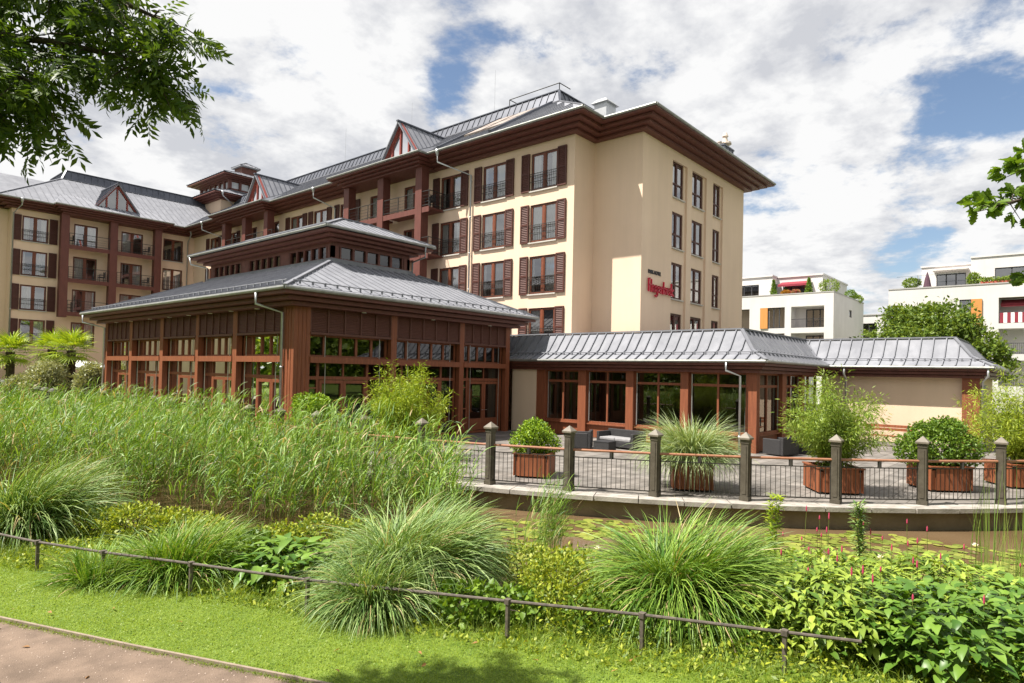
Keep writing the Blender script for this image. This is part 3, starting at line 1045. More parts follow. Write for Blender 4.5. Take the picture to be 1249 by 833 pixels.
        for i in range(2):
            for zr in ROWS[:3]:
                s = MB(); a0, b0 = ps[i] + .30, ps[i + 1] - .30
                if i == 0 and FB is FX: a0 = a - .95
                s.fbox(FB, a0, b0, 0, o0 - .05, zr - .12, zr - .02)
                s.fbox(FB, a0, b0, o0 - .05, o0 + .02, zr - .32, zr + .02)
                so = s.build('balcony', POSTW, root)
                g = MB()
                dd = o0 - .02
                zb = zr + .02
                for z in (1.0, .12):
                    g.fbox(FB, a0, b0, dd - .02, dd + .02, zb + z - .02, zb + z + .02)
                for z in (.32, .52, .72):
                    g.fbox(FB, a0, b0, dd - .006, dd + .006, zb + z - .006, zb + z + .006)
                n = 3
                for j in range(n + 1):
                    u = a0 + .03 + (b0 - a0 - .06) * j / n
                    g.fbox(FB, u - .02, u + .02, dd - .022, dd + .022, zb - .2, zb + 1.0)
                if a0 < a:
                    for z in (1.0, .12):
                        g.fbox(FB, a0, a0 + .04, 0, dd, zb + z - .02, zb + z + .02)
                    for z in (.32, .52, .72):
                        g.fbox(FB, a0, a0 + .012, 0, dd, zb + z - .006, zb + z + .006)
                g.build('railing', IRON, so)
    # main L roof: seamed slope, dark upstand, flat top
    OUT = [(26.41, 18.41), (45.1, 18.41), (45.1, 82.5), (11.9, 82.5), (11.9, 65.1), (26.41, 65.1)]
    prof = [(0, 16.24), (5.9, 19.94), (5.92, 19.95)]
    rm, sm = MB(), MB()
    rr = ring_roof(rm, sm, OUT, prof[:2], 0.55, skip=(1, 2))
    rm.build('roof', ZINC, root); sm.build('roof_seam', SEAM, root)
    up, us_ = MB(), MB()
    ring_roof(up, us_, offset_poly(OUT, 5.88), [(0, 19.93), (0.42, 20.85)], 0.55, hipw=0.16)
    tp = offset_poly(OUT, 6.3)
    up.poly([(x, y, 20.85) for x, y in tp])
    up.build('roof_upstand', ZINCD, root); us_.build('roof_seam', ZINCD, root)
    # low roof over the end block
    EP = [(28.36, 15.44), (45.2, 15.44), (45.2, 23.5), (28.36, 23.5)]
    rm, sm = MB(), MB()
    ring_roof(rm, sm, EP, [(0, 16.24), (4.0, 17.72)], 0.55, skip=(2,))
    rm.build('roof', ZINC, root); sm.build('roof_seam', SEAM, root)
    # roof left of the wing
    rm, sm = MB(), MB()
    rm.poly([(-8, 66.1, 16.24), (13.0, 66.1, 16.24), (17.5, 71.2, 19.4), (-8, 71.2, 19.4)])
    u = -7.5
    while u < 12.8:
        sm.bar((u, 66.1, 16.245), (u, 71.2, 19.405), .035, .05); u += .55
    rm.build('roof', ZINC, root); sm.build('roof_seam', SEAM, root)
    # skylights on the slope near the corner
    def slope(d):
        return 16.24 + 3.7 * d / 5.9
    for y0, y1 in ((25.6, 27.0), (27.4, 28.8)):
        m = MB()
        nv = Vector((-3.7, 0, 5.9)).normalized()
        for d0, d1 in ((2.0, 3.4), (3.6, 5.2)):
            a = [Vector((26.41 + d, y, slope(d))) for d, y in ((d0, y0), (d0, y1), (d1, y1), (d1, y0))]
            m.add([p + nv * .03 for p in a] + [p + nv * .14 for p in a], [(4, 5, 6, 7), (0, 1, 5, 4), (1, 2, 6, 5), (2, 3, 7, 6), (3, 0, 4, 7)])
        m.build('skylight', noisy('skylight', (0.30, 0.24, 0.20), (0.36, 0.30, 0.26), 2, .35), root)
    # lead flashing ribs beside the skylights
    m = MB()
    for y in (24.9, 29.2):
        m.bar((26.6, y, slope(.2) + .01), (32.2, y, slope(5.8) + .01), .22, .16)
    m.build('roof_rib', ZINCD, root)
    # roof furniture
    m = MB()
    for x0, y0, x1, y1 in ((33.4, 25.2, 33.4, 29.5), (33.4, 29.5, 34.6, 29.5), (33.4, 25.2, 34.6, 25.2)):
        m.tube([(x0, y0, 21.75), (x1, y1, 21.75)], .03, 6); m.tube([(x0, y0, 20.85), (x0, y0, 21.75)], .03, 6)
    m.build('roof_rail', IRON, root)
    m = MB()
    for k in range(9):
        y = 33 + k * 4.3
        m.lathe([(.14, 0), (.14, .14), (.22, .16), (.02, .26)], (33.4, y, 20.85), 8)
    m.build('roof_vent', PIPE, root)
    for y in (31, 40, 49):
        MB().tube([(33.5, y, 20.8), (33.5, y, 24.3)], .012, 4).build('lightning_rod', STEEL, root)
    m = MB(); m.box(30.5, 31.5, 19.7, 20.5, 16.9, 18.15)
    m.add([(30.35, 19.55, 18.15), (31.65, 19.55, 18.15), (31.65, 20.65, 18.15), (30.35, 20.65, 18.15), (30.6, 19.8, 18.42), (31.4, 19.8, 18.42), (31.4, 20.4, 18.42), (30.6, 20.4, 18.42)],
          [(0, 1, 5, 4), (1, 2, 6, 5), (2, 3, 7, 6), (3, 0, 4, 7), (4, 5, 6, 7), (3, 2, 1, 0)])
    m.build('roof_hatch', PIPE, root)
    # chimney
    cx, cy = CHIM
    m = MB(); m.box(cx - .95, cx + .75, cy - .5, cy + .5, 16.9, 19.0); m.box(cx - 1.0, cx + .8, cy - .55, cy + .55, 19.0, 19.1)
    for k in range(4):
        m.box(cx - .95 + k * .5, cx - .92 + k * .5, cy - .53, cy - .5, 16.9, 19.0)
    ch_ = m.build('chimney', ZINCD, root)
    p = MB(); p.lathe([(.13, 0), (.13, .25), (.17, .27), (.17, .33)], (cx - .55, cy, 19.1), 10); p.lathe([(.13, 0), (.13, .3), (.17, .32), (.17, .38)], (cx - .1, cy, 19.1), 10)
    p.lathe([(.34, .0), (.34, .08), (.15, .12), (.2, .35), (.45, .42), (.42, .55), (.2, .62), (.14, .9), (.22, 1.0), (.12, 1.25), (.02, 1.3)], (cx + .45, cy, 19.1), 12)
    p.build('chimney_pot', noisy('pot', (.5, .42, .36), (.62, .53, .46), 4, .8), ch_)
    # downpipes
    downpipe(root, [(26.42, 29.1, 16.15), (26.45, 29.1, 15.5), (27.86, 27.6, 14.75), (27.88, 27.6, 5)])
    downpipe(root, [(26.42, 42.6, 16.15), (26.45, 42.6, 15.5), (27.86, 41.9, 14.9), (27.88, 41.9, 8)])
    downpipe(root, [(26.42, 61.2, 16.15), (26.45, 61.2, 15.5), (27.86, 60.2, 14.9), (27.88, 60.2, 8)])
    downpipe(root, [(13.6, 64.95, 16.15), (13.6, 65.0, 15.7), (13.35, 66.35, 15.2), (13.35, 66.38, 0)])
    downpipe(root, [(27.0, 65.0, 16.15), (27.1, 65.1, 15.6), (27.35, 66.35, 15.0), (27.35, 66.38, 0)])
    # corner tower
    tw = MB().box(31, 41.3, 67.5, 77.7, 15, 20.5).build('tower', STUCCO, root)
    tp_ = [(31, 67.5), (41.3, 67.5), (41.3, 77.7), (31, 77.7)]
    eave_stack('tower_eaves', tp_, 20.36, (.35, .65, .95, 1.22), EAVEW, tw, .105, .13)
    rm, sm = MB(), MB()
    ring_roof(rm, sm, offset_poly(tp_, -1.27), [(0, 20.93), (2.9, 22.0)], .55)
    rm.build('tower_roof', ZINC, tw); sm.build('roof_seam', SEAM, tw)
    b = MB(); q = offset_poly(tp_, 1.7); b.prism(q, 21.7, 22.3); b.prism(q, 22.98, 23.2)
    for (x, y) in q: b.box(x - .16, x + .16, y - .16, y + .16, 22.2, 23.1)
    for k in range(1, 6):
        f = k / 6
        for e in range(4):
            p0, p1 = q[e], q[(e + 1) % 4]
            x, y = p0[0] + (p1[0] - p0[0]) * f, p0[1] + (p1[1] - p0[1]) * f
            b.box(x - .13, x + .13, y - .13, y + .13, 22.2, 23.1)
    b.build('tower_clerestory', EAVEW, tw)
    MB().prism(offset_poly(q, .05), 22.25, 23.0).build('pane', noisy('bright_pane', (.42, .44, .47), (.55, .57, .6), 1, .15), tw)
    eave_stack('tower_eaves', q, 23.08, (.2, .5, .85, 1.2), EAVEW, tw, .09, .115)
    rm, sm = MB(), MB()
    ring_roof(rm, sm, offset_poly(tp_, .45), [(0, 23.6), (3.9, 25.0)], .55)
    rm.build('tower_roof', ZINC, tw); sm.build('roof_seam', SEAM, tw)
    MB().prism(offset_poly(tp_, 4.25), 24.8, 25.75).build('tower_lantern', EAVEW, tw)
    rm, sm = MB(), MB()
    ring_roof(rm, sm, offset_poly(tp_, 3.95), [(0, 25.85), (1.1, 26.45)], .4)
    rm.prism(offset_poly(tp_, 3.95), 25.72, 25.84)
    rm.build('tower_roof', ZINC, tw); sm.build('roof_seam', SEAM, tw)
    downpipe(root, [(30.6, 66.25, 20.85), (30.7, 66.35, 20.5), (32.2, 67.4, 20.1), (32.2, 67.42, 17)], .05)
    return root


CHIM = (44.25, 18.75)
build_hotel()


# signs on the end wall
def build_signs():
    strokes = {
        'H': [[(0, 0), (0, 1.0)], [(0, 1.0), (.13, 1.02)], [(.36, .95), (.36, 0)], [(0, .5), (.36, .56)]],
        'a': [[(.32, .5), (.1, .52), (.0, .3), (.08, .02), (.24, .08), (.32, .3)], [(.32, .52), (.34, 0)]],
        'g': [[(.32, .5), (.1, .52), (.0, .3), (.08, .05), (.24, .1), (.32, .3)], [(.32, .52), (.32, -.22), (.18, -.34), (.02, -.28)]],
        'e': [[(.02, .26), (.3, .32), (.26, .5), (.1, .52), (.0, .3), (.08, .03), (.28, .06)]],
        'n': [[(0, .5), (.02, 0)], [(.02, .38), (.2, .52), (.3, .4), (.32, 0)]],
        'b': [[(.0, .95), (.0, 0)], [(0, .36), (.2, .52), (.32, .3), (.22, .03), (0, .06)]],
        'c': [[(.28, .46), (.1, .52), (.0, .3), (.08, .03), (.28, .08)]],
        'k': [[(0, .95), (0, 0)], [(.28, .5), (.02, .24), (.3, 0)]],
    }
    adv = dict(H=.5, a=.43, g=.43, e=.4, n=.42, b=.42, c=.37, k=.4)
    word = 'Hagenbeck'
    tot = sum(adv[c] for c in word)
    Wd, Hh = 2.85, 0.66
    root = thing('sign', 'red script lettering on the tan end wall of the hotel', 'sign', (31.9, Y2, 7.2))
    x = 30.55; zb = 7.30
    sx = Wd / tot; sz = Hh
    F = ('y', Y2)
    for c in word:
        m = MB()
        for s in strokes[c]:
            for p, q in zip(s[:-1], s[1:]):
                P = Vector(fp(F, x + p[0] * sx, .06, zb + p[1] * sz)); Q = Vector(fp(F, x + q[0] * sx, .06, zb + q[1] * sz))
                d = (Q - P).normalized() * .028
                m.bar(P - d, Q + d, .07, .09, (0, -1, 0))
        m.build('letter', REDL, root)
        x += adv[c] * sx
    cu = bpy.data.curves.new('plate_text', 'FONT'); cu.body = 'PARK-HOTEL'; cu.size = .3; cu.extrude = .02
    to = bpy.data.objects.new('plate_text', cu); COL.objects.link(to)
    bpy.context.view_layer.update()
    me = bpy.data.meshes.new_from_object(to.evaluated_get(bpy.context.evaluated_depsgraph_get()))
    bpy.data.objects.remove(to); bpy.data.curves.remove(cu)
    w = max(v.co.x for v in me.vertices)
    o = link('sign', me, BLACKL)
    o.matrix_world = Matrix.Translation((30.6, Y2 - .03, 8.26)) @ Matrix.Rotation(math.pi / 2, 4, 'X') @ Matrix.Diagonal((1.42 / w, 1.0, 1, 1))
    tag(o, 'small dark capital lettering above the red script on the tan wall', 'sign')


build_signs()

# ------------------------------------------------------------------ garden pavilion
PX0, PX1, PY0, PY1 = 12.04, 23.42, 20.35, 39.1


def glazed_bay(root, F, u0, u1, flip):
    """one bay of the pavilion between two columns"""
    sg = -1 if flip else 1
    un, uf = (u0, u1)
    w = u1 - u0
    D = -0.30
    # frames
    m = MB()
    m.fbox(F, u0, u1, D - .05, D + .05, 0, .12)
    m.fbox(F, u0, u1, D - .06, D + .06, 2.38, 2.50)
    dw = 2.1
    if flip: d0, d1 = u0 + .12, u0 + .12 + dw
    else: d0, d1 = u0 + .55, u0 + .55 + dw
    for u in (u0 + .04, d0 - .04, d1 + .04, u1 - .04):
        m.fbox(F, u - .05, u + .05, D - .05, D + .05, .12, 2.98)
    m.fbox(F, (d0 + d1) / 2 - .03, (d0 + d1) / 2 + .03, D - .045, D + .045, 2.5, 2.98)
    if not flip:
        m.fbox(F, u0 + .09, d0 - .09, D - .04, D + .04, 2.05, 2.1); m.fbox(F, u0 + .09, d0 - .09, D - .04, D + .04, 1.1, 1.15)
        m.fbox(F, u0 + .09, d0 - .09, D - .03, D + .02, .12, .68)
    fr = m.build('window_frame', WOOD, root)
    n = 5
    c = MB()
    c.fbox(F, u0, u1, D - .05, D + .05, 3.2, 3.27).fbox(F, u0, u1, D - .05, D + .05, 3.93, 4.0)
    for k in range(n + 1):
        u = u0 + .04 + (w - .08) * k / n
        c.fbox(F, u - .05, u + .05, D - .05, D + .05, 3.27, 3.93)
    c.build('clerestory_frame', WOOD, root)
    p = MB(); p.fquad(F, u0, u1, D, .12, 2.98); p.fquad(F, u0, u1, D, 3.2, 4.0)
    p.build('pane', GLASSP, fr)
    # door leaves
    m = MB(); t = .11
    mid = (d0 + d1) / 2
    for a, b in ((d0 + .02, mid - .005), (mid + .005, d1 - .02)):
        e0, e1 = D - .03, D + .07
        m.fbox(F, a, a + t, e0, e1, .14, 2.36).fbox(F, b - t, b, e0, e1, .14, 2.36)
        m.fbox(F, a + t, b - t, e0, e1, .14, .66).fbox(F, a + t, b - t, e0, e1, 2.24, 2.36)
    do = m.build('door', WOOD if not flip else SASH, root)
    h = MB(); h.tube([fp(F, mid - .06, D + .09, 1.05), fp(F, mid - .06, D + .13, 1.05), fp(F, mid - .18, D + .13, 1.05)], .012, 6)
    h.tube([fp(F, mid + .06, D + .09, 1.05), fp(F, mid + .06, D + .13, 1.05), fp(F, mid + .18, D + .13, 1.05)], .012, 6)
    h.build('handle', STEEL, do)
    # beam and louvred panel
    MB().fbox(F, u0, u1, -.12, .06, 2.98, 3.2).build('beam', WOOD, root)
    m = MB(); m.fbox(F, u0, u1, -.10, -.03, 4.0, 4.95)
    z = 4.1
    while z < 4.92:
        P = [fp(F, u0, -.03, z), fp(F, u1, -.03, z), fp(F, u1, -.008, z + .008), fp(F, u0, -.008, z + .008), fp(F, u1, -.03, z + .05), fp(F, u0, -.03, z + .05)]
        m.add(P, [(0, 1, 2, 3), (3, 2, 4, 5)]); z += .06
    pan = m.build('louvre_panel', LOUVRE, root)
    q = MB(); q.fbox(F, u0, u1, -.03, .05, 3.99, 4.07)
    for k in range(n + 1):
        u = u0 + .02 + (w - .04) * k / n
        q.fbox(F, u - .025, u + .025, -.03, .02, 4.07, 4.94)
    q.build('batten', LOUVRE, pan)
    g = MB()
    for u in (u0 + w * .2, u1 - w * .12):
        g.tube([fp(F, u, .0 - .12, .05), fp(F, u, .0 - .12, 2.98)], .016, 5)
        g.tube([fp(F, u, .0 - .16, 3.2), fp(F, u, .0 - .16, 3.98)], .016, 5)
    g.build('blind_guide', STEEL, root)


def build_pavilion():
    root = thing('garden_pavilion', 'timber and glass restaurant pavilion with hipped metal roof and raised lantern', 'pavilion', (17.7, 29.7, 0))
    FL_ = ('x', PX0); FR_ = ('y', PY0)
    def column(F, u0, u1, d0=-.2, d1=.03):
        MB().fbox(F, u0, u1, d0, d1, 0, 4.96).build('column', WOOD, root)
    # big corner column of vertical planks
    m = MB(); m.box(PX0 - .02, PX0 + .62, PY0 - .02, PY0 + .70, 0, 4.96)
    for k in range(1, 4):
        m.box(PX0 + .62 * k / 4 - .01, PX0 + .62 * k / 4 + .01, PY0 - .035, PY0 - .02, 0, 4.96)
        m.box(PX0 - .035, PX0 - .02, PY0 + .7 * k / 4 - .01, PY0 + .7 * k / 4 + .01, 0, 4.96)
    m.build('column', WOOD, root)
    ly = [(24.43, 24.76), (27.80, 28.06), (31.46, 31.82), (35.27, 35.60), (38.76, 39.1)]
    prev = 21.05
    for a, b in ly:
        column(FL_, a, b); glazed_bay(root, FL_, prev, a, True); prev = b
    rx = [(16.26, 16.54), (20.07, 20.34), (23.15, 23.42)]
    prev = 12.66
    for a, b in rx:
        column(FR_, a, b); glazed_bay(root, FR_, prev, a, False); prev = b
    # interior
    m = MB()
    m.poly([(PX0 + .1, PY0 + .1, .02), (PX1, PY0 + .1, .02), (PX1, PY1, .02), (PX0 + .1, PY1, .02)])
    m.build('floor', noisy('parquet', (.09, .05, .03), (.14, .08, .045), 3, .35, stretch=(1, 8, 1)), root)
    m = MB()
    m.poly([(PX1, PY0 + .3, 0), (PX1, PY1, 0), (PX1, PY1, 4.95), (PX1, PY0 + .3, 4.95)])
    m.build('wall', noisy('inner_wall', (.10, .065, .04), (.15, .10, .07), 1.5, .8), root)
    MB().poly([(PX0 + .1, PY1, 0), (PX1, PY1, 0), (PX1, PY1, 4.95), (PX0 + .1, PY1, 4.95)]).build('wall', MATS['inner_wall'], root)
    m = MB()
    m.poly([(PX0 + .35, PY0 + .35, 4.5), (PX1, PY0 + .35, 4.5), (PX1, PY1, 4.5), (PX0 + .35, PY1, 4.5)])
    m.build('ceiling', noisy('ceiling', (.10, .06, .04), (.14, .09, .06), 1.5, .8), root)
    # furniture hints inside: columns and a bar counter
    m = MB()
    for x in (15.8, 19.6):
        for y in (24.4, 28, 31.6, 35.4):
            m.box(x - .15, x + .15, y - .15, y + .15, 0, 4.5)
    m.build('inner_column', DARKW, root)
    foot = [(PX0, PY0), (PX1, PY0), (PX1, PY1), (PX0, PY1)]
    # eaves: three stepped boards with soffits
    eave_stack('eaves', foot, 4.93, (.36, .62, .88), EAVEW, root, .13, .16)
    EO = [(11.1, 19.41), (24.45, 19.41), (24.45, 40.05), (11.1, 40.05)]
    gutter('gutter', EO, 5.43, .07, root)
    for x, y in [(PX0 - .2, y) for y in (22.6, 24.6, 26.4, 28.4, 30.4, 32.6, 35, 37)] + [(14.8, PY0 - .2), (18.3, PY0 - .2), (21.8, PY0 - .2)]:
        MB().lathe([(.09, 0), (.09, .02)], (x, y, 4.912), 12).build('recessed_light', WHITE, root)
    # main roof
    z0, z1 = 5.46, 7.43
    LF = [(15.97, 24.28), (20.95, 24.28), (20.95, 36.6), (15.97, 36.6)]
    rm, sm = MB(), MB()
    for i in range(4):
        j = (i + 1) % 4
        A, B = Vector((*EO[i], z0)), Vector((*EO[j], z0)); Cc, D = Vector((*LF[j], z1)), Vector((*LF[i], z1))
        rm.poly([A, B, Cc, D])
        e = (B - A).normalized(); inw = Vector((-e.y, e.x, 0)); Ln = (B - A).length
        run = inw.dot(D - A); la = e.dot(D - A); lb = Ln - e.dot(Cc - A)
        s = .22
        while s < Ln:
            f = min(1, s / la if la > 0 else 1, (Ln - s) / lb if lb > 0 else 1)
            P = A + e * s; Q = P + inw * run * f + Vector((0, 0, (z1 - z0) * f))
            sm.bar(P, Q, .03, .032); s += .43
        sm.bar(A, D, .14, .07)
        gA = A + e * .5 + inw * .35 + Vector((0, 0, .15 + .14)); gB = B - e * .5 + inw * .35 + Vector((0, 0, .15 + .14))
        snow_guard(sm, gA, gB, .5)
    rm.poly([(*p, z1) for p in LF])
    rm.build('roof', ZINC, root); sm.build('roof_seam', SEAM, root)
    # lantern
    LW = [(16.24, 24.55), (20.65, 24.55), (20.65, 36.3), (16.24, 36.3)]
    m = MB(); m.prism(offset_poly(LW, -.20), z1, z1 + .12); m.prism(offset_poly(LW, -.1), z1 + .12, z1 + .22)
    m.build('lantern_kerb', ZINC, root)
    m = MB(); m.prism(LW, z1 + .1, 7.70); m.prism(LW, 8.22, 8.45)
    g = MB()
    for i in range(4):
        A, B = Vector(LW[i]), Vector(LW[(i + 1) % 4]); e = (B - A).normalized(); Ln = (B - A).length
        nb = 1 if Ln < 6 else 3
        inn = Vector((-e.y, e.x))
        def postbox(s, hw_):
            c = A + e * s + inn * .08
            ex, ey = abs(e.x) * hw_ + abs(e.y) * .08, abs(e.y) * hw_ + abs(e.x) * .08
            m.box(c.x - ex, c.x + ex, c.y - ey, c.y + ey, 7.70, 8.22)
        for b in range(nb):
            s0 = Ln * b / nb; s1 = Ln * (b + 1) / nb
            for k in range(6):
                postbox(s0 + .42 + (s1 - s0 - .84) * k / 5, .055)
            postbox(s0 + .2, .2); postbox(s1 - .2, .2)
        g.poly([(A.x + inn.x * .1, A.y + inn.y * .1, 7.7), (B.x + inn.x * .1, B.y + inn.y * .1, 7.7), (B.x + inn.x * .1, B.y + inn.y * .1, 8.22), (A.x + inn.x * .1, A.y + inn.y * .1, 8.22)])
    la = m.build('lantern', EAVEW, root)
    g.build('pane', GLASSP, la)
    MB().prism(offset_poly(LW, .5), 7.5, 8.3).build('room_recess', ROOM, la)
    eave_stack('lantern_eaves', LW, 8.38, (.30, .55, .80), EAVEW, la, .11, .14)
    LE = offset_poly(LW, -.88)
    gutter('gutter', LE, 8.85, .06, la)
    rm, sm = MB(), MB()
    ring_roof(rm, sm, LE, [(0, 8.88), (2.2, 9.80)], .43, .03, .032)
    rm.poly([(*p, 9.80) for p in offset_poly(LE, 2.2)])
    rm.build('lantern_roof', ZINC, la); sm.build('roof_seam', SEAM, la)
    downpipe(root, [(15.36, 37.0, 8.8), (15.4, 36.9, 8.4), (16.1, 36.45, 8.25), (16.1, 36.45, 6.9)], .045, False)
    downpipe(root, [(20.9, 23.67, 8.8), (20.9, 23.7, 8.3), (20.75, 24.45, 8.1), (20.75, 24.45, 7.4)], .045, False)
    downpipe(root, [(11.1, 21.3, 5.36), (11.1, 21.3, 4.98), (11.93, 20.98, 4.72), (11.95, 20.98, 0)], .05, False)
    downpipe(root, [(11.1, 39.7, 5.36), (11.1, 39.7, 4.98), (11.93, 39.0, 4.72), (11.95, 39.15, 0)], .05, False)


build_pavilion()

# ------------------------------------------------------------------ low wing joining pavilion and hotel
LWP = [(24.0, 34.0), (24.0, 8.72), (32.0, 8.72), (32.0, 2.7), (38.5, 2.7), (38.5, 16.6), (29.5, 16.6), (29.5, 34.0)]


def build_low_wing():
    root = thing('low_wing', 'single storey terrace wing with grey standing seam roof and timber windows', 'building', (29, 12, 0))
    FX = ('x', 24.0); FY = ('y', 8.72); FB = ('x', 32.0)
    m = MB()
    m.fbox(FX, 19.1, 20.6, -.3, .02, 0, 2.98)
    m.fbox(FB, 3.3, 8.72, -.5, -.27, .14, 2.98)
    m.box(32.0, 38.3, 2.75, 3.0, 0, 3.0)
    m.build('wall', STUCCO2, root)
    MB().fbox(FB, 3.3, 8.72, -.48, -.24, 0, .14).build('plinth', noisy('plinth', (.22, .2, .17), (.28, .25, .22), 3, .8), root)
    # windows and columns of the long front
    cols = [(18.6, 19.1), (16.30, 16.72), (13.90, 14.26), (11.43, 11.76)]
    for a, b in cols:
        MB().fbox(FX, a, b, -.35, .0, 0, 2.98).build('column', WOOD, root)
    m = MB(); m.box(24.0, 24.32, 8.72, 9.12, 0, 2.98)
    for k in (1, 2):
        m.box(24.0 + .32 * k / 3 - .008, 24.0 + .32 * k / 3 + .008, 8.71, 8.72, 0, 2.98)
    m.build('column', WOOD, root)
    def window(F, u0, u1, D=-.22, tr=2.42):
        f = MB(); t = .07
        f.fbox(F, u0, u1, D - .05, D + .05, 2.9, 2.98).fbox(F, u0, u1, D - .05, D + .07, .62, .72)
        for u in (u0 + t / 2, (u0 + u1) / 2, u1 - t / 2):
            f.fbox(F, u - t / 2, u + t / 2, D - .05, D + .05, .72, 2.9)
        f.fbox(F, u0 + t, (u0 + u1) / 2 - t / 2, D - .045, D + .055, tr, tr + .1).fbox(F, (u0 + u1) / 2 + t / 2, u1 - t, D - .045, D + .055, tr, tr + .1)
        o = f.build('window', WOOD, root)
        MB().fquad(F, u0, u1, D, .7, 2.95).build('pane', GLASSP, o)
        s = MB().fbox(F, u0, u1, D - .06, D + .04, 0, .62)
        s.fbox(F, u0, u1, D + .04, D + .15, .58, .63)
        s.build('sill_panel', WOOD, root)
        g = MB().fbox(F, u1 - .12, u1 - .085, D + .06, D + .09, .72, 2.9).build('blind_guide', STEEL, root)
    us = [(16.72, 18.6), (14.26, 16.30), (11.76, 13.90), (9.12, 11.43)]
    for a, b in us: window(FX, a, b)
    fy = [(24.32, 26.83), (27.33, 29.37), (29.71, 32.0)]
    for a, b in ((26.83, 27.33), (29.37, 29.71)):
        MB().fbox(FY, a, b, -.35, .0, 0, 2.98).build('column', WOOD, root)
    for a, b in fy: window(FY, a, b)
    MB().fbox(FB, 2.7, 3.3, -.3, .012, 0, 2.98).build('column', WOOD, root)
    # interior
    m = MB()
    m.poly([(28.6, 9, 0), (28.6, 20.5, 0), (28.6, 20.5, 2.98), (28.6, 9, 2.98)])
    m.poly([(24.4, 11.6, 0), (31.8, 11.6, 0), (31.8, 11.6, 2.98), (24.4, 11.6, 2.98)]) if False else None
    m.build('inner_wall', noisy('inner_wall_low', (.20, .13, .08), (.27, .19, .13), 1.5, .8), root)
    m = MB(); m.poly([(24.1, 8.8, .02), (38, 8.8, .02), (38, 34, .02), (24.1, 34, .02)])
    m.build('floor', MATS['parquet'], root)
    m = MB(); m.poly([(24.2, 8.9, 2.99), (38, 8.9, 2.99), (38, 34, 2.99), (24.2, 34, 2.99)])
    m.build('ceiling', MATS['ceiling'], root)
    # curtains at the side windows
    m = MB()
    for u0, u1 in ((24.4, 24.75), (24.95, 25.3), (27.4, 27.8), (29.8, 30.2)):
        n = 10
        for i in range(n):
            a = u0 + (u1 - u0) * i / n; b = u0 + (u1 - u0) * (i + 1) / n
            m.poly([(a, 9.3 + .03 * math.sin(i * 2), .1), (b, 9.3 + .03 * math.sin(i * 2 + 2), .1), (b, 9.3 + .03 * math.sin(i * 2 + 2), 2.9), (a, 9.3 + .03 * math.sin(i * 2), 2.9)])
    m.build('curtain', CURT, root)
    eave_stack('eaves', LWP, 2.97, (.16, .30, .43), EAVEW, root, .11, .135)
    OUT = offset_poly(LWP, -.49)
    gutter('gutter', OUT, 3.40, .06, root, (7,))
    rm, sm = MB(), MB()
    ring_roof(rm, sm, OUT, [(0, 3.43), (.80, 3.84), (1.46, 4.66)], .46, .04, .06, skip=(7, 6, 5), hipw=.13)
    rm.poly([(x, y, 4.66) for x, y in offset_poly(OUT, 1.46)])
    ring = offset_poly(OUT, .45)
    for i in range(4):
        snow_guard(sm, (*ring[i], 3.43 + .45 * .5125 + .10), (*ring[i + 1], 3.43 + .45 * .5125 + .10), .46)
    rm.build('roof', ZINC, root); sm.build('roof_seam', SEAM, root)
    downpipe(root, [(23.51, 9.7, 3.36), (23.51, 9.7, 3.05), (23.75, 9.25, 2.85), (23.75, 9.25, 0)], .045, False)
    downpipe(root, [(31.55, 7.6, 3.36), (31.55, 7.6, 3.05), (31.9, 7.6, 2.85), (31.9, 7.6, 0)], .045, False)
    downpipe(root, [(31.55, 2.4, 3.36), (31.55, 2.4, 3.05), (31.9, 2.6, 2.85), (31.9, 2.6, 0)], .045, False)
    # side opening at the far right
    MB().box(32.3, 34.2, 2.66, 2.74, .1, 2.7).build('window', DFRAME, root)


build_low_wing()


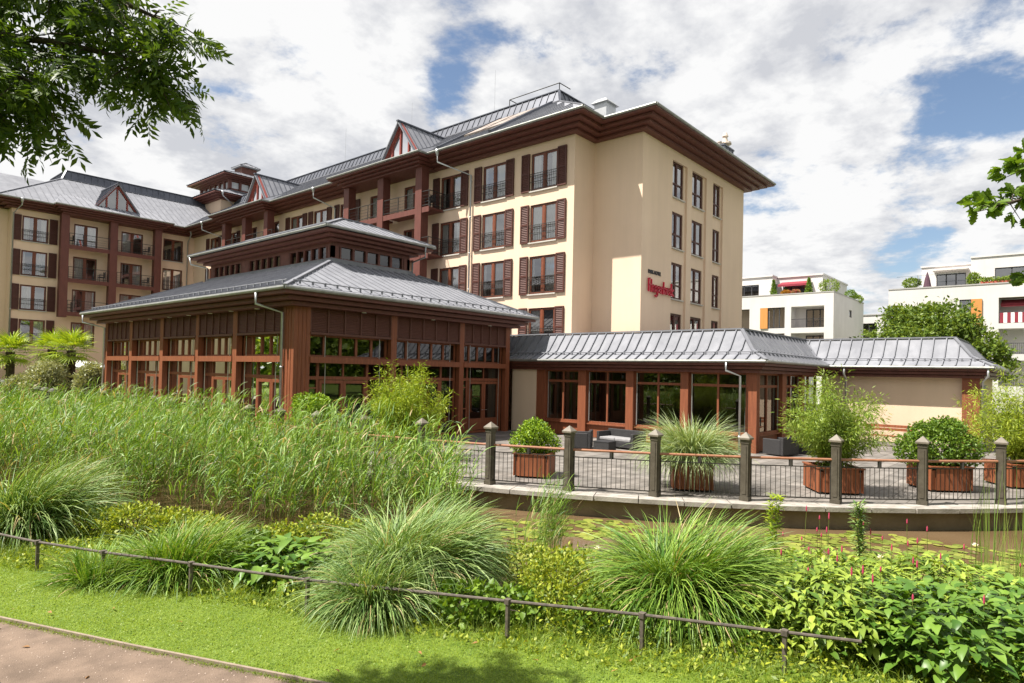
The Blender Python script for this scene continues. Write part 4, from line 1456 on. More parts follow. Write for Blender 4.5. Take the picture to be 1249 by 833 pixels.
# ------------------------------------------------------------------ apartment blocks
def flat_block(name, label, loc, walls, extras):
    root = thing(name, label, 'apartment building', loc)
    m = MB()
    rec = MB()
    for F, u0, u1, z0, z1, holes in walls:
        wall_holes(m, F, u0, u1, z0, z1, [h[:4] for h in holes], 0.25)
        for a, b, c, d, kind in holes:
            dp = 1.8 if kind == 'loggia' else .25
            if kind == 'loggia':
                for (p, q) in (((a, c), (b, c)), ((b, c), (b, d)), ((b, d), (a, d)), ((a, d), (a, c))):
                    m.poly([fp(F, p[0], -.25, p[1]), fp(F, q[0], -.25, q[1]), fp(F, q[0], -dp, q[1]), fp(F, p[0], -dp, p[1])])
                m.fquad(F, a, b, -dp - .01, c, d)
                w0, w1 = a + (b - a) * .04, a + (b - a) * .66
                f = MB(); n = 3
                for k in range(n + 1):
                    u = w0 + (w1 - w0) * k / n
                    f.fbox(F, u - .06, u + .06, -dp, -dp + .08, c + .02, d - .25)
                f.fbox(F, w0, w1, -dp, -dp + .08, d - .35, d - .23)
                fo = f.build('window', DFRAME, root)
                MB().fquad(F, w0, w1, -dp + .04, c, d - .3).build('pane', GLASS, fo)
                MB().fquad(F, w0, w1, -dp + .01, c, d - .3).build('room_recess', ROOM, fo)
                r = MB().fbox(F, a, b, -.16, -.12, c + 1.0, c + 1.05)
                nb = int((b - a) / .14)
                for k in range(nb + 1):
                    u = a + (b - a) * k / nb
                    r.fbox(F, u - .012, u + .012, -.15, -.13, c, c + 1.0)
                r.build('balcony_railing', DFRAME, root)
            else:
                f = MB(); n = 3 if (b - a) > 1.5 else 1
                for k in range(n + 1):
                    u = a + (b - a) * k / n
                    f.fbox(F, max(a, u - .06), min(b, u + .06), -.2, -.12, c, d)
                f.fbox(F, a, b, -.2, -.12, c, c + .1).fbox(F, a, b, -.2, -.12, d - .1, d)
                fo = f.build('window', DFRAME, root)
                MB().fquad(F, a, b, -.16, c, d).build('pane', GLASS, fo)
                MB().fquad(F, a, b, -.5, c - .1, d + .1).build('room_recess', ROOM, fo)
    m.build('wall', WHITEW, root)
    extras(root)
    return root


def shrub_mesh(h, r, n, size, mat_name=None):
    p = rdir(n); rad = RNG.uniform(.55, 1.0, n)[:, None] ** .5
    pos = p * rad * np.array([r, r, h / 2]) + np.array([0, 0, h / 2])
    V, F = quadleaves(pos, rdir(n, .3) + p * .6, rdir(n), RNG.uniform(.7, 1.3, n) * size, RNG.uniform(.35, .6, n) * size)
    return fast_mesh('foliage', V, F)


def terrace_plant(label, loc, h, r, mat, kind='ball', cat='shrub', group=None):
    root = thing('potted_shrub', label, cat, loc, group)
    MB().lathe([(.2, 0), (.26, .4), (.28, .42)], loc, 10).build('pot', DFRAME, root)
    if kind == 'cone':
        n = 700
        t = RNG.uniform(0, 1, n); a = RNG.uniform(0, 6.283, n); rr = r * (1 - t) * RNG.uniform(.6, 1, n) + .04
        pos = np.stack([rr * np.cos(a), rr * np.sin(a), t * h], -1)
        V, F = quadleaves(pos, rdir(n, .8), rdir(n), .22, .12)
        me = fast_mesh('foliage', V, F)
    else:
        me = shrub_mesh(h, r, 700, .22)
    o = link('foliage', me, mat, root)
    o.matrix_basis = Matrix.Translation((loc[0], loc[1], loc[2] + .4))
    return root


def build_apartments():
    FA = ('x', 80.0); FS = ('y', 20.45)
    def ex1(root):
        m = MB()
        m.box(79.96, 94.3, 20.40, 50, 12.93, 13.06)
        m.build('parapet_cap', noisy('cap', (.30, .29, .28), (.38, .37, .36), 2, .6), root)
        MB().box(79.86, 80.1, 27.85, 28.75, 8.93, 11.45).build('shutter', ORPAN, root)
        MB().poly([(80.2, 20.6, 12.5), (94, 20.6, 12.5), (94, 50, 12.5), (80.2, 50, 12.5)]).build('roof_terrace', STONE, root)
        # penthouse
        p = MB()
        wall_holes(p, ('x', 82.8), 28.3, 44, 12.5, 15.7, [(30.0, 32.9, 13.2, 14.8)], .2)
        wall_holes(p, ('y', 28.3), 82.8, 86, 12.5, 15.7, [(83.6, 84.6, 12.9, 14.9)], .2)
        wall_holes(p, ('x', 86), 24.5, 28.3, 12.5, 15.9, [], .2)
        wall_holes(p, ('x', 84.6), 22.9, 28.3, 12.5, 15.7, [(24.2, 27.6, 12.8, 14.75)], .2)
        wall_holes(p, ('y', 22.9), 84.6, 96, 12.5, 15.7, [(85.6, 86.6, 12.9, 14.9)], .2)
        p.box(82.65, 96, 28.25, 44, 15.7, 15.9); p.box(84.45, 96.2, 22.8, 28.4, 15.7, 15.9)
        pw = p.build('penthouse_wall', WHITEW, root)
        g = MB()
        for F, a, b, c, d in ((('x', 82.8), 30.0, 32.9, 13.2, 14.8), (('x', 84.6), 24.2, 27.6, 12.8, 14.75), (('y', 28.3), 83.6, 84.6, 12.9, 14.9), (('y', 22.9), 85.6, 86.6, 12.9, 14.9)):
            g.fquad(F, a, b, -.15, c, d)
            f = MB()
            for k in range(4):
                u = a + (b - a) * k / 3
                f.fbox(F, u - .05, u + .05, -.2, -.1, c, d)
            f.fbox(F, a, b, -.2, -.1, c, c + .1).fbox(F, a, b, -.2, -.1, d - .1, d)
            fo = f.build('window_frame', DFRAME, root)
            MB().fquad(F, a, b, -.15, c, d).build('pane', GLASS, fo)
            MB().fquad(F, a, b, -.5, c - .1, d + .1).build('room_recess', ROOM, fo)
        aw = MB(); aw.add([(84.5, 24.1, 15.1), (84.5, 27.7, 15.1), (82.9, 27.7, 14.6), (82.9, 24.1, 14.6), (82.9, 27.7, 14.35), (82.9, 24.1, 14.35)], [(0, 1, 2, 3), (3, 2, 4, 5)])
        aw.build('awning', AWN, root)
    flat_block('apartment_building', 'white flat-roofed apartment block just right of the hotel end wall', (87, 33, 0),
               [(FA, 20.45, 50, 0, 12.93, [(21.45, 25.13, 8.93, 11.45, 'loggia'), (21.45, 25.13, 5.85, 8.3, 'loggia'), (25.86, 27.85, 8.93, 11.45, 'win'), (25.86, 28.7, 5.85, 8.3, 'win'), (30.1, 31.6, 8.93, 11.4, 'win'), (30.1, 31.6, 5.85, 8.3, 'win')]),
                (FS, 80, 94.2, 0, 12.93, [(87.0, 88.3, 10.6, 11.5, 'win'), (87.0, 88.3, 7.2, 8.2, 'win')])], ex1)
    g = 'potted plants on the roof terraces'
    terrace_plant('slim conical potted conifer left of the red awning on the roof terrace', (82.3, 28.0, 12.5), 2.2, .45, L_BOXD, 'cone')
    terrace_plant('small conical potted conifer right of the red awning on the roof terrace', (81.9, 23.7, 12.5), 2.1, .5, L_BOXD, 'cone')
    terrace_plant('round green potted shrub near the corner of the roof terrace', (81.3, 21.3, 12.5), 1.7, 1.1, L_FAR, 'ball')
    terrace_plant('orange flowering potted plant below the red awning', (80.8, 26.0, 12.6), .5, .5, leafmat('orange_flower', (.45, .12, .03), (.30, .25, .03), .2), 'ball', 'potted flowers')
    terrace_plant('pink flowering potted plant below the red awning', (80.8, 24.9, 12.6), .5, .5, leafmat('rose_flower', (.45, .06, .10), (.20, .20, .04), .2), 'ball', 'potted flowers')
    terrace_plant('dark ball shaped shrub standing on the side roof edge', (90.0, 21.0, 12.5), 1.4, .7, L_BOXD, 'ball')
    terrace_plant('yellow green shrub standing on the side roof edge', (92.0, 20.9, 12.4), 1.0, .9, L_FAR, 'ball')
    FB = ('x', 76.0)
    def ex2(root):
        m = MB(); m.box(75.95, 92, -22, 14.2, 12.24, 12.36)
        m.build('parapet_cap', MATS['cap'], root)
        MB().box(75.86, 76.1, 6.3, 7.15, 8.2, 10.9).build('shutter', ORPAN, root)
        MB().poly([(76.2, -22, 12.0), (92, -22, 12.0), (92, 14, 12.0), (76.2, 14, 12.0)]).build('roof_terrace', STONE, root)
        p = MB()
        wall_holes(p, ('x', 79.0), 7.4, 11.7, 12.0, 14.75, [(7.9, 10.4, 12.4, 13.95)], .2)
        wall_holes(p, ('y', 7.4), 78.3, 79.0, 12, 15.2, [], .1)
        wall_holes(p, ('x', 78.3), -22, 7.4, 12.0, 15.25, [(1.6, 5.5, 12.6, 14.1)], .2)
        p.box(78.9, 92, 7.4, 11.8, 14.75, 14.9); p.box(78.2, 92, -22, 7.45, 15.25, 15.4)
        p.poly([(79, 11.7, 12), (92, 11.7, 12), (92, 11.7, 14.75), (79, 11.7, 14.75)])
        p.build('penthouse_wall', WHITEW, root)
        for F, a, b, c, d in ((('x', 79.0), 7.9, 10.4, 12.4, 13.95), (('x', 78.3), 1.6, 5.5, 12.6, 14.1)):
            f = MB()
            for k in range(4):
                u = a + (b - a) * k / 3
                f.fbox(F, u - .05, u + .05, -.2, -.1, c, d)
            f.fbox(F, a, b, -.2, -.1, c, c + .1).fbox(F, a, b, -.2, -.1, d - .1, d)
            fo = f.build('window_frame', DFRAME, root)
            MB().fquad(F, a, b, -.15, c, d).build('pane', GLASS, fo)
            MB().fquad(F, a, b, -.5, c - .1, d + .1).build('room_recess', ROOM, fo)
        aw = MB(); aw.box(77.6, 79.0, 7.6, 10.6, 14.15, 14.3); aw.build('awning', noisy('pale_awning', (.6, .55, .52), (.68, .63, .6), 2, .8), root)
        # striped balcony cloth and red awning of the upper loggia
        c1 = MB(); c2 = MB()
        n = 36
        for k in range(n):
            u = -5 + 9.95 * k / n
            (c1 if k % 2 else c2).fbox(FB, u, u + 9.95 / n, -.10, -.07, 8.55, 9.5)
        c1.build('balcony_cloth', AWN, root); c2.build('balcony_cloth', WHITE, root)
        a = MB(); a.add([(77.5, -5, 10.85), (77.5, 4.9, 10.85), (76.4, 4.9, 10.4), (76.4, -5, 10.4), (76.4, 4.9, 10.1), (76.4, -5, 10.1)], [(0, 1, 2, 3), (3, 2, 4, 5)])
        a.build('awning', AWN, root)
        MB().poly([(76, 14.17, 0), (92, 14.17, 0), (92, 14.17, 12.24), (76, 14.17, 12.24)]).build('wall', WHITEW, root)
        gb = MB()
        gb.fbox(FB, 11.6, 11.65, -.8, -.2, 12.2, 13.6).fbox(FB, 8, 13.5, -.32, -.3, 13.55, 13.6)
        gb.build('terrace_screen', GLASSW, root)
    flat_block('apartment_building', 'white apartment block at the right edge with striped balcony cloth', (84, 0, 0),
               [(FB, -22, 14.17, 0, 12.24, [(-5, 5.04, 8.5, 10.93, 'loggia'), (-5, 5.04, 5.6, 8.0, 'loggia'), (-5, 5.04, 2.6, 5.0, 'loggia'), (7.15, 8.1, 8.2, 10.9, 'win'), (6.3, 8.1, 5.3, 7.9, 'win')]),
                (('x', 76.02), 14.165, 14.17, 0, 12.24, [])], ex2)
    terrace_plant('low green potted shrub behind the parapet of the right white block', (76.8, 12.2, 12.0), 1.0, .8, L_FAR, 'ball')
    terrace_plant('leafy potted shrub beside the right penthouse window', (77.2, 7.1, 12.0), 1.2, .5, L_FAR, 'ball')
    pr = thing('parasol', 'closed dark purple parasol on the right roof terrace', 'parasol', (77.6, 11.0, 12.0))
    MB().tube([(77.6, 11.0, 12.0), (77.6, 11.0, 14.1)], .03, 6).build('pole', DFRAME, pr)
    MB().lathe([(.34, .4), (.38, .5), (.22, 1.4), (.05, 2.0), (.01, 2.05)], (77.6, 11.0, 12.0), 10).build('canopy', PURP, pr)
    fb = thing('flower_box', 'long red flower box on the parapet of the right white block', 'flower box', (76.6, 4.2, 12.36))
    MB().box(76.5, 76.8, 2.0, 6.5, 12.36, 12.62).build('box', noisy('terracotta', (.35, .08, .05), (.42, .11, .07), 3, .8), fb)
    n = 900
    pos = np.stack([RNG.uniform(76.4, 76.9, n), RNG.uniform(2.0, 6.5, n), RNG.uniform(12.6, 12.95, n)], -1)
    V, F = quadleaves(pos, rdir(n, .4), rdir(n), .2, .12)
    link('foliage', fast_mesh('foliage', V, F), L_FAR, fb)
    # sliver of a third block between the two
    def ex3(root):
        MB().box(99.9, 110, 16.2, 26, 11.9, 12.05).build('parapet_cap', MATS['cap'], root)
        MB().add([(100.0, 20.2, 11.2), (100.0, 24.5, 11.2), (99.2, 24.5, 10.9), (99.2, 20.2, 10.9)], [(0, 1, 2, 3)]) 
    flat_block('apartment_building', 'distant pale block glimpsed between the two white apartment blocks', (105, 21, 0),
               [(('x', 100.0), 16.2, 26, 0, 11.9, [(20, 23, 8.3, 10.8, 'win'), (20, 23, 5.0, 7.5, 'win')])], ex3)


build_apartments()

# ------------------------------------------------------------------ terrace railing
def arc_pt(k, off=0.0):
    a = math.atan2(10.85 - TC[1], 11.86 - TC[0]) + k * 2.0 / TR
    if a < -math.pi: a += 2 * math.pi
    if a > 0:        # straight stretch on the far left
        dist = (math.pi - a) * TR if a > 0 else 0
        return (TC[0] - TR - off, TC[1] + dist)
    return (TC[0] + (TR + off) * math.cos(a), TC[1] + (TR + off) * math.sin(a))


def capped_post(mb, x, y, z=0.0, h=1.5, w=0.085):
    mb.box(x - w, x + w, y - w, y + w, z, z + h - .2)
    mb.box(x - w - .02, x + w + .02, y - w - .02, y + w + .02, z, z + .10)
    mb.box(x - w - .012, x + w + .012, y - w - .012, y + w + .012, z + h - .24, z + h - .15)
    for sx, sy in ((1, 0), (-1, 0), (0, 1), (0, -1)):
        if sx: mb.box(x + sx * w, x + sx * (w + .012), y - .045, y + .045, z + .16, z + h - .3)
        else: mb.box(x - .045, x + .045, y + sy * w, y + sy * (w + .012), z + .16, z + h - .3)


def post_cap(mb, x, y, z, w=0.085):
    e = w + .045
    mb.box(x - e, x + e, y - e, y + e, z - .15, z - .11)
    mb.add([(x - e, y - e, z - .11), (x + e, y - e, z - .11), (x + e, y + e, z - .11), (x - e, y + e, z - .11), (x, y, z + .02)],
           [(0, 1, 4), (1, 2, 4), (2, 3, 4), (3, 0, 4)])


RAILW = noisy('handrail_wood', (0.26, 0.11, 0.06), (0.36, 0.17, 0.10), 5, 0.5)
CAPM = noisy('cap_paint', (0.13, 0.11, 0.085), (0.18, 0.155, 0.12), 6, 0.5)


def build_railing():
    root = thing('terrace_railing', 'curved bronze railing with capped posts along the pond edge of the terrace', 'railing', (*arc_pt(2), 0))
    pts = [arc_pt(k) for k in range(-12, 10)]
    for (x, y) in pts:
        m = MB(); capped_post(m, x, y, 0, 1.53)
        po = m.build('post', BRZ, root)
        c = MB(); post_cap(c, x, y, 1.53); c.build('post_cap', CAPM, po)
    for k in range(len(pts) - 1):
        A = Vector((*pts[k], 0)); B = Vector((*pts[k + 1], 0)); e = (B - A).normalized()
        A += e * .09; B -= e * .09
        MB().tube([A + Vector((0, 0, .98)), B + Vector((0, 0, .98))], .03, 8).build('handrail', RAILW, root)
        m = MB()
        Z = lambda z: Vector((0, 0, z))
        m.bar(A + Z(.80), B + Z(.80), .03, .022); m.bar(A + Z(.10), B + Z(.10), .04, .025)
        n = 16; L = (B - A).length
        for i in range(n + 1):
            p = A + e * (.03 + (L - .06) * i / n)
            m.tube([p + Z(.12), p + Z(.80)], .0075, 5)
        for f in (0.02, .98):
            p = A + e * L * f
            m.tube([p + Z(.10), p + Z(.96)], .012, 5)
        m.build('baluster_panel', IRON, root)
        c = (A + B) / 2
        m = MB(); m.box(c.x - .035, c.x + .035, c.y - .035, c.y + .035, .80, .96)
        m.build('rail_light', IRON, root)


build_railing()


def build_bridge_railing():
    root = thing('bridge_railing', 'distant dark railing with round capped posts below the palms', 'railing', (10.6, 45, 0))
    p0 = Vector((9.5, 38.2, 0)); p1 = Vector((11.5, 59.5, 0))
    n = 11
    for off in (0,):
        prev = None
        for i in range(n):
            f = (i / (n - 1)) ** 1.0
            p = p0.lerp(p1, f)
            m = MB(); m.tube([(p.x, p.y, -.2), (p.x, p.y, 1.3)], .16, 10)
            m.build('post', IRON, root)
            m = MB(); m.lathe([(.19, 0), (.21, .06), (.16, .16), (.03, .22)], (p.x, p.y, 1.3), 12)
            m.build('post_cap', noisy('round_cap', (.10, .09, .08), (.15, .14, .12), 3, .6) if 'round_cap' not in MATS else MATS['round_cap'], root)
            if prev is not None:
                m = MB()
                for z in (.35, .75, 1.1): m.tube([(prev.x, prev.y, z), (p.x, p.y, z)], .035, 6)
                m.build('rail', IRON, root)
            prev = p


build_bridge_railing()


# ------------------------------------------------------------------ garden knee rail
def build_knee_rail():
    F = [(2.38, 12.30), (2.69, 11.26), (3.16, 10.05), (3.76, 8.70), (4.45, 7.05), (5.02, 5.95), (5.61, 4.81), (6.31, 3.49), (6.91, 2.19), (7.20, 1.55)]
    posts = [1, 2, 3, 4, 6, 7, 8]
    root = thing('knee_rail', 'low thin dark metal rail on short posts along the lawn edge', 'garden fence', (*F[4], -.25))
    h = .17
    KI = noisy('rail_iron', (0.060, 0.050, 0.042), (0.13, 0.105, 0.085), 14, 0.6)
    m = MB(); m.tube([(x, y, h) for x, y in F], .019, 8)
    m.build('rail', KI, root)
    for k in posts:
        x, y = F[k]
        m = MB(); m.box(x - .021, x + .021, y - .021, y + .021, -.30, h - .02)
        m.box(x - .033, x + .033, y - .033, y + .033, h - .035, h + .028)
        m.build('post', KI, root, bevel=.004)


build_knee_rail()


# ------------------------------------------------------------------ terrace furniture
def soft_box(m, x0, x1, y0, y1, z0, z1):
    m.box(x0, x1, y0, y1, z0, z1)


def lounge(name, label, cat, loc, rot, w, arms=True, back=True, group='black wicker lounge furniture'):
    root = thing(name, label, cat, loc, group)
    root.rotation_euler = (0, 0, rot)
    d = .82
    def part(n_, m, mat, bev=.02):
        o = link(n_, m.mesh(n_), mat, None); o.parent = root
        b = o.modifiers.new('bevel', 'BEVEL'); b.width = bev; b.segments = 2
        return o
    m = MB(); m.box(-w / 2 + .13, w / 2 - .13, -d / 2, d / 2 - .12, .06, .28)
    part('base', m, WICKER)
    if back:
        m = MB(); m.box(-w / 2, w / 2, d / 2 - .12, d / 2, .04, .68); part('backrest', m, WICKER)
    if arms:
        for s in (-1, 1):
            m = MB(); m.box(s * (w / 2 - .13), s * w / 2, -d / 2, d / 2 - .122, .04, .60); part('armrest', m, WICKER)
    n = 2 if w > 1.3 else 1
    iw = (w - .28) / n
    for i in range(n):
        m = MB(); x0 = -w / 2 + .14 + i * iw
        m.box(x0 + .005, x0 + iw - .005, -d / 2 + .0, d / 2 - .13, .285, .40); part('seat_cushion', m, CUSH, .03)
    return root


def side_table(name, label, loc, rot, w=.62, h=.36):
    root = thing(name, label, 'table', loc)
    root.rotation_euler = (0, 0, rot)
    m = MB(); m.box(-w / 2, w / 2, -w / 2, w / 2, .03, h - .03)
    o = link('body', m.mesh('body'), WICKER); o.parent = root
    m = MB(); m.box(-w / 2 - .01, w / 2 + .01, -w / 2 - .01, w / 2 + .01, h - .03, h)
    o = link('table_top', m.mesh('table_top'), DFRAME); o.parent = root
    return root


lounge('wicker_sofa', 'black wicker two-seat sofa with grey cushions under the terrace windows', 'sofa', (21.6, 13.0, 0), -math.pi / 2 - .12, 1.75)
lounge('wicker_armchair', 'black wicker armchair beside the sofa, next to the round box bush', 'armchair', (20.3, 13.95, 0), math.pi + .5, .92)
side_table('wicker_table', 'low black wicker table in front of the wicker sofa', (20.3, 12.9, 0), .1)
lounge('wicker_armchair', 'black wicker armchair standing alone at the corner of the low wing', 'armchair', (24.35, 7.95, 0), math.pi - .25, 1.0)
side_table('wicker_table', 'low black wicker table beside the lone armchair, left of the bamboo', (25.6, 7.3, 0), .15, .7, .34)


def build_bench():
    root = thing('garden_bench', 'orange slatted wooden bench in front of the cream annex wall', 'bench', (31.4, 6.6, 0))
    x, y0, y1 = 31.5, 4.95, 6.75
    m = MB()
    for k in range(3): m.box(x - .28 + k * .15, x - .16 + k * .15, y0, y1, .44, .475)
    m.build('seat', PLANTW, root)
    m = MB()
    for z in (.66, .80): m.box(x + .20, x + .235, y0, y1, z, z + .115)
    m.build('backrest', PLANTW, root)
    for y in (y0 + .18, y1 - .18):
        m = MB(); m.box(x - .24, x + .20, y - .03, y + .03, .38, .438); m.box(x - .05, x + .01, y - .03, y + .03, .05, .38)
        m.box(x - .22, x + .22, y - .035, y + .035, 0, .05); m.box(x + .16, x + .198, y - .03, y + .03, .44, .9)
        m.build('leg', IRON, root)


build_bench()


def planter(label, loc, rot, w=.95, h=.62):
    root = thing('wooden_planter', label, 'planter', loc, 'square wooden planters on the terrace')
    root.rotation_euler = (0, 0, rot)
    def part(n_, m, mat):
        o = link(n_, m.mesh(n_), mat); o.parent = root; return o
    n = 9
    m = MB()
    for k in range(n):
        a = -w / 2 + w * k / n + .006; b = -w / 2 + w * (k + 1) / n - .006
        m.box(a, b, -w / 2, -w / 2 + .03, .05, h); m.box(a, b, w / 2 - .03, w / 2, .05, h)
        m.box(-w / 2, -w / 2 + .03, a, b, .05, h) if k not in (0, n - 1) else None
        m.box(w / 2 - .03, w / 2, a, b, .05, h) if k not in (0, n - 1) else None
    m.box(-w / 2 + .031, w / 2 - .031, -w / 2 + .031, w / 2 - .031, .06, h - .08)
    part('box', m, PLANTW)
    m = MB(); e = w / 2 + .025
    m.box(-e, e, -e, -e + .09, h, h + .03).box(-e, e, e - .09, e, h, h + .03).box(-e, -e + .09, -e + .09, e - .09, h, h + .03).box(e - .09, e, -e + .09, e - .09, h, h + .03)
    part('rim', m, PLANTW)
    m = MB(); m.poly([(-e + .09, -e + .09, h - .05), (e - .09, -e + .09, h - .05), (e - .09, e - .09, h - .05), (-e + .09, e - .09, h - .05)])
    part('soil', m, SOIL)
    m = MB()
    for sx in (-1, 1):
        for sy in (-1, 1): m.box(sx * (w / 2 - .08) - .04, sx * (w / 2 - .08) + .04, sy * (w / 2 - .08) - .04, sy * (w / 2 - .08) + .04, 0, .05)
    part('foot', m, IRON)
    return root


PL = [(13.75, 10.95), (15.15, 7.1), (17.5, 4.45), (20.05, 2.55), (22.4, 1.0)]
PLROT = [.45, .55, .62, .70, .62]
planter('square orange wood planter holding the round bright box bush', (*PL[0], 0), PLROT[0])
planter('square wood planter holding the pale arching grass', (*PL[1], 0), PLROT[1])
planter('square orange wood planter holding the tall spreading bamboo', (*PL[2], 0), PLROT[2], 1.05)
planter('square orange wood planter holding the dark green box bush', (*PL[3], 0), PLROT[3], 1.05)
planter('square wood planter at the right edge holding feathery bamboo', (*PL[4], 0), PLROT[4], 1.15)


# ------------------------------------------------------------------ plants: generators
def lump_points(n, blobs, shell=0.55):
    """points through a union of ellipsoids, denser near their surfaces"""
    b = np.array(blobs, float)      # x y z rx ry rz
    wt = (b[:, 3] * b[:, 4] + b[:, 5] * b[:, 4]); wt = wt / wt.sum()
    k = RNG.choice(len(b), n, p=wt)
    d = rdir(n)
    r = (shell + (1 - shell) * RNG.uniform(0, 1, n)) * RNG.uniform(.9, 1.08, n)
    return b[k, :3] + d * r[:, None] * b[k, 3:], d


def bush(name, label, cat, loc, blobs, n, size, mat, asp=.5, up=.3, stems=None, group=None, kind='quad', stem_mat=None):
    root = thing(name, label, cat, loc, group)
    pos, d = lump_points(n, blobs)
    pos = pos + np.array(loc)
    keep = pos[:, 2] > loc[2] + .02
    pos, d = pos[keep], d[keep]; m_ = len(pos)
    ax = rdir(m_, up) + d * .7
    sz = RNG.uniform(.65, 1.3, m_) * size
    if kind == 'quad':
        V, F = quadleaves(pos, ax, rdir(m_) + d, sz, sz * asp)
    else:
        V, F = leaves(pos, ax, rdir(m_, .6) + d * .5, sz, sz * asp)
    link('foliage', fast_mesh('foliage', V, F), mat, root)
    sm = MB()
    for i in range(stems or 5):
        b = blobs[i % len(blobs)]
        a = RNG.uniform(0, 6.28); rr = RNG.uniform(.2, .9)
        tip = (loc[0] + b[0] + b[3] * rr * math.cos(a), loc[1] + b[1] + b[4] * rr * math.sin(a), loc[2] + b[2] + b[5] * .5 * RNG.uniform(-.2, 1))
        base = (loc[0] + RNG.uniform(-.06, .06), loc[1] + RNG.uniform(-.06, .06), loc[2])
        mid = ((base[0] + tip[0]) / 2 + RNG.uniform(-.05, .05), (base[1] + tip[1]) / 2, (base[2] + tip[2]) / 2 + .1)
        sm.tube([base, mid, tip], .014, 5, .005)
    sm.build('stem', stem_mat or BARK, root)
    return root


def grass_clump(label, loc, L, n, spread, mat, width=.012, base_r=.25, droop=(1.1, 2.3), wind=(0.0, 0.0), name='ornamental_grass', group='ornamental grass clumps beside the pond', segs=7, ring=None, lean=(.03, .75)):
    root = thing(name, label, 'grass clump', loc, group)
    az = RNG.uniform(0, 2 * np.pi, n)
    rr = base_r * np.sqrt(RNG.uniform(0, 1, n))
    base = np.stack([loc[0] + rr * np.cos(az) , loc[1] + rr * np.sin(az), np.full(n, loc[2] - .05)], -1)
    az2 = az + RNG.normal(0, .55, n)
    q = RNG.uniform(0, 1, n)
    ln = lean[0] + (lean[1] - lean[0]) * q ** 1.0 * spread
    dr = RNG.uniform(droop[0], droop[1], n) * (.5 + .5 * q)
    # wind pushes the heads one way
    if wind[0]:
        hx = np.sin(ln) * np.cos(az2) + wind[0] * math.cos(wind[1]); hy = np.sin(ln) * np.sin(az2) + wind[0] * math.sin(wind[1])
        az2 = np.arctan2(hy, hx)
    Ls = L * RNG.uniform(.65, 1.08, n)
    V, F = blades(base, az2, Ls, ln, dr, width * RNG.uniform(.6, 1.2, n), segs, power=1.6)
    link('foliage', fast_mesh('foliage', V, F, True), mat, root)
    return root


# ------------------------------------------------------------------ planter plants
def bl(*a): return a


def place_planter_plants():
    z = .56
    x, y = PL[0]
    bush('box_bush', 'round bright yellow green box bush in the leftmost orange planter', 'bush', (x, y, z),
         [(0, 0, .48, .52, .52, .46), (.24, -.28, .30, .34, .34, .32), (-.26, .24, .34, .36, .36, .34), (.02, .05, .75, .34, .34, .26), (-.3, -.2, .62, .25, .25, .22), (.30, .28, .58, .26, .26, .24)],
         6500, .062, L_BOX, .62, .2, 8, 'bushes planted in the terrace planters')
    x, y = PL[1]
    grass_clump('pale variegated arching grass spilling over its wooden planter', (x, y, z), 1.62, 2300, 1.2, leafmat('pale_grass', (.12, .20, .06), (.42, .48, .25), .2), .022, .34, (1.3, 2.8), group='bushes planted in the terrace planters')
    x, y = PL[2]
    bamboo('tall spreading bamboo in the planter at the middle of the railing', (x, y, z), 2.5, 1.25, 80, 17000, L_BAMB, drop=.75)
    x, y = PL[3]
    bush('box_bush', 'broad dark green box bush in the planter right of the bench', 'bush', (x, y, z),
         [(0, 0, .55, .74, .74, .58), (.42, -.5, .45, .48, .48, .44), (-.42, .5, .48, .48, .48, .46), (.1, -.1, .98, .48, .48, .34), (-.2, .3, .9, .36, .36, .3), (.35, -.25, 1.0, .34, .34, .26)],
         9500, .078, L_BOXD, .6, .2, 8, 'bushes planted in the terrace planters')
    x, y = PL[4]
    bamboo('feathery light green bamboo in the planter at the right edge', (x, y, z), 2.8, 1.35, 80, 17000, L_GOLD2, drop=.75)


def bamboo(label, loc, h, r, nst, nl, mat, group='bushes planted in the terrace planters', name='bamboo_plant', drop=1.15, leaf=.13):
    root = thing(name, label, 'bamboo', loc, group)
    sm = MB(); P = []; D = []
    per = nl // nst
    for i in range(nst):
        a = RNG.uniform(0, 2 * math.pi); q = RNG.uniform(0, 1) ** .6
        H = h * RNG.uniform(.45, 1.08) * (1 - .25 * q)
        out = r * q
        pts = []
        for k in range(7):
            t = k / 6
            o = out * (t ** 1.5)
            zz = H * (t - .12 * drop * q * t ** 3)
            pts.append((loc[0] + RNG.uniform(-.01, .01) + (.12 + o) * math.cos(a), loc[1] + (.12 + o) * math.sin(a), loc[2] + zz))
        sm.tube(pts, .008, 4, .002)
        pp = np.array(pts)
        t = RNG.uniform(.12, 1, per) ** .8 * 6
        k = np.clip(t.astype(int), 0, 5); f = t - k
        c = pp[k] * (1 - f)[:, None] + pp[k + 1] * f[:, None]
        d = rdir(per, -.1)
        ext = RNG.uniform(.02, .24, per)[:, None]
        P.append(c + d * ext * np.array([1, 1, .6])); D.append(d + np.array([.2 * math.cos(a), .2 * math.sin(a), -.25]))
    P = np.concatenate(P); D = np.concatenate(D); n = len(P)
    keep = P[:, 2] > loc[2] - .45
    P, D = P[keep], D[keep]; n = len(P)
    s = RNG.uniform(.6, 1.2, n) * leaf
    V, F = quadleaves(P, D, rdir(n, 1.0), s, s * .17)
    link('foliage', fast_mesh('foliage', V, F), mat, root)
    sm.build('stem', L_STEM, root)
    return root


L_GOLD2 = leafmat('light_bamboo_leaf', (0.154, 0.237, 0.017), (0.371, 0.425, 0.044), 0.3)
place_planter_plants()

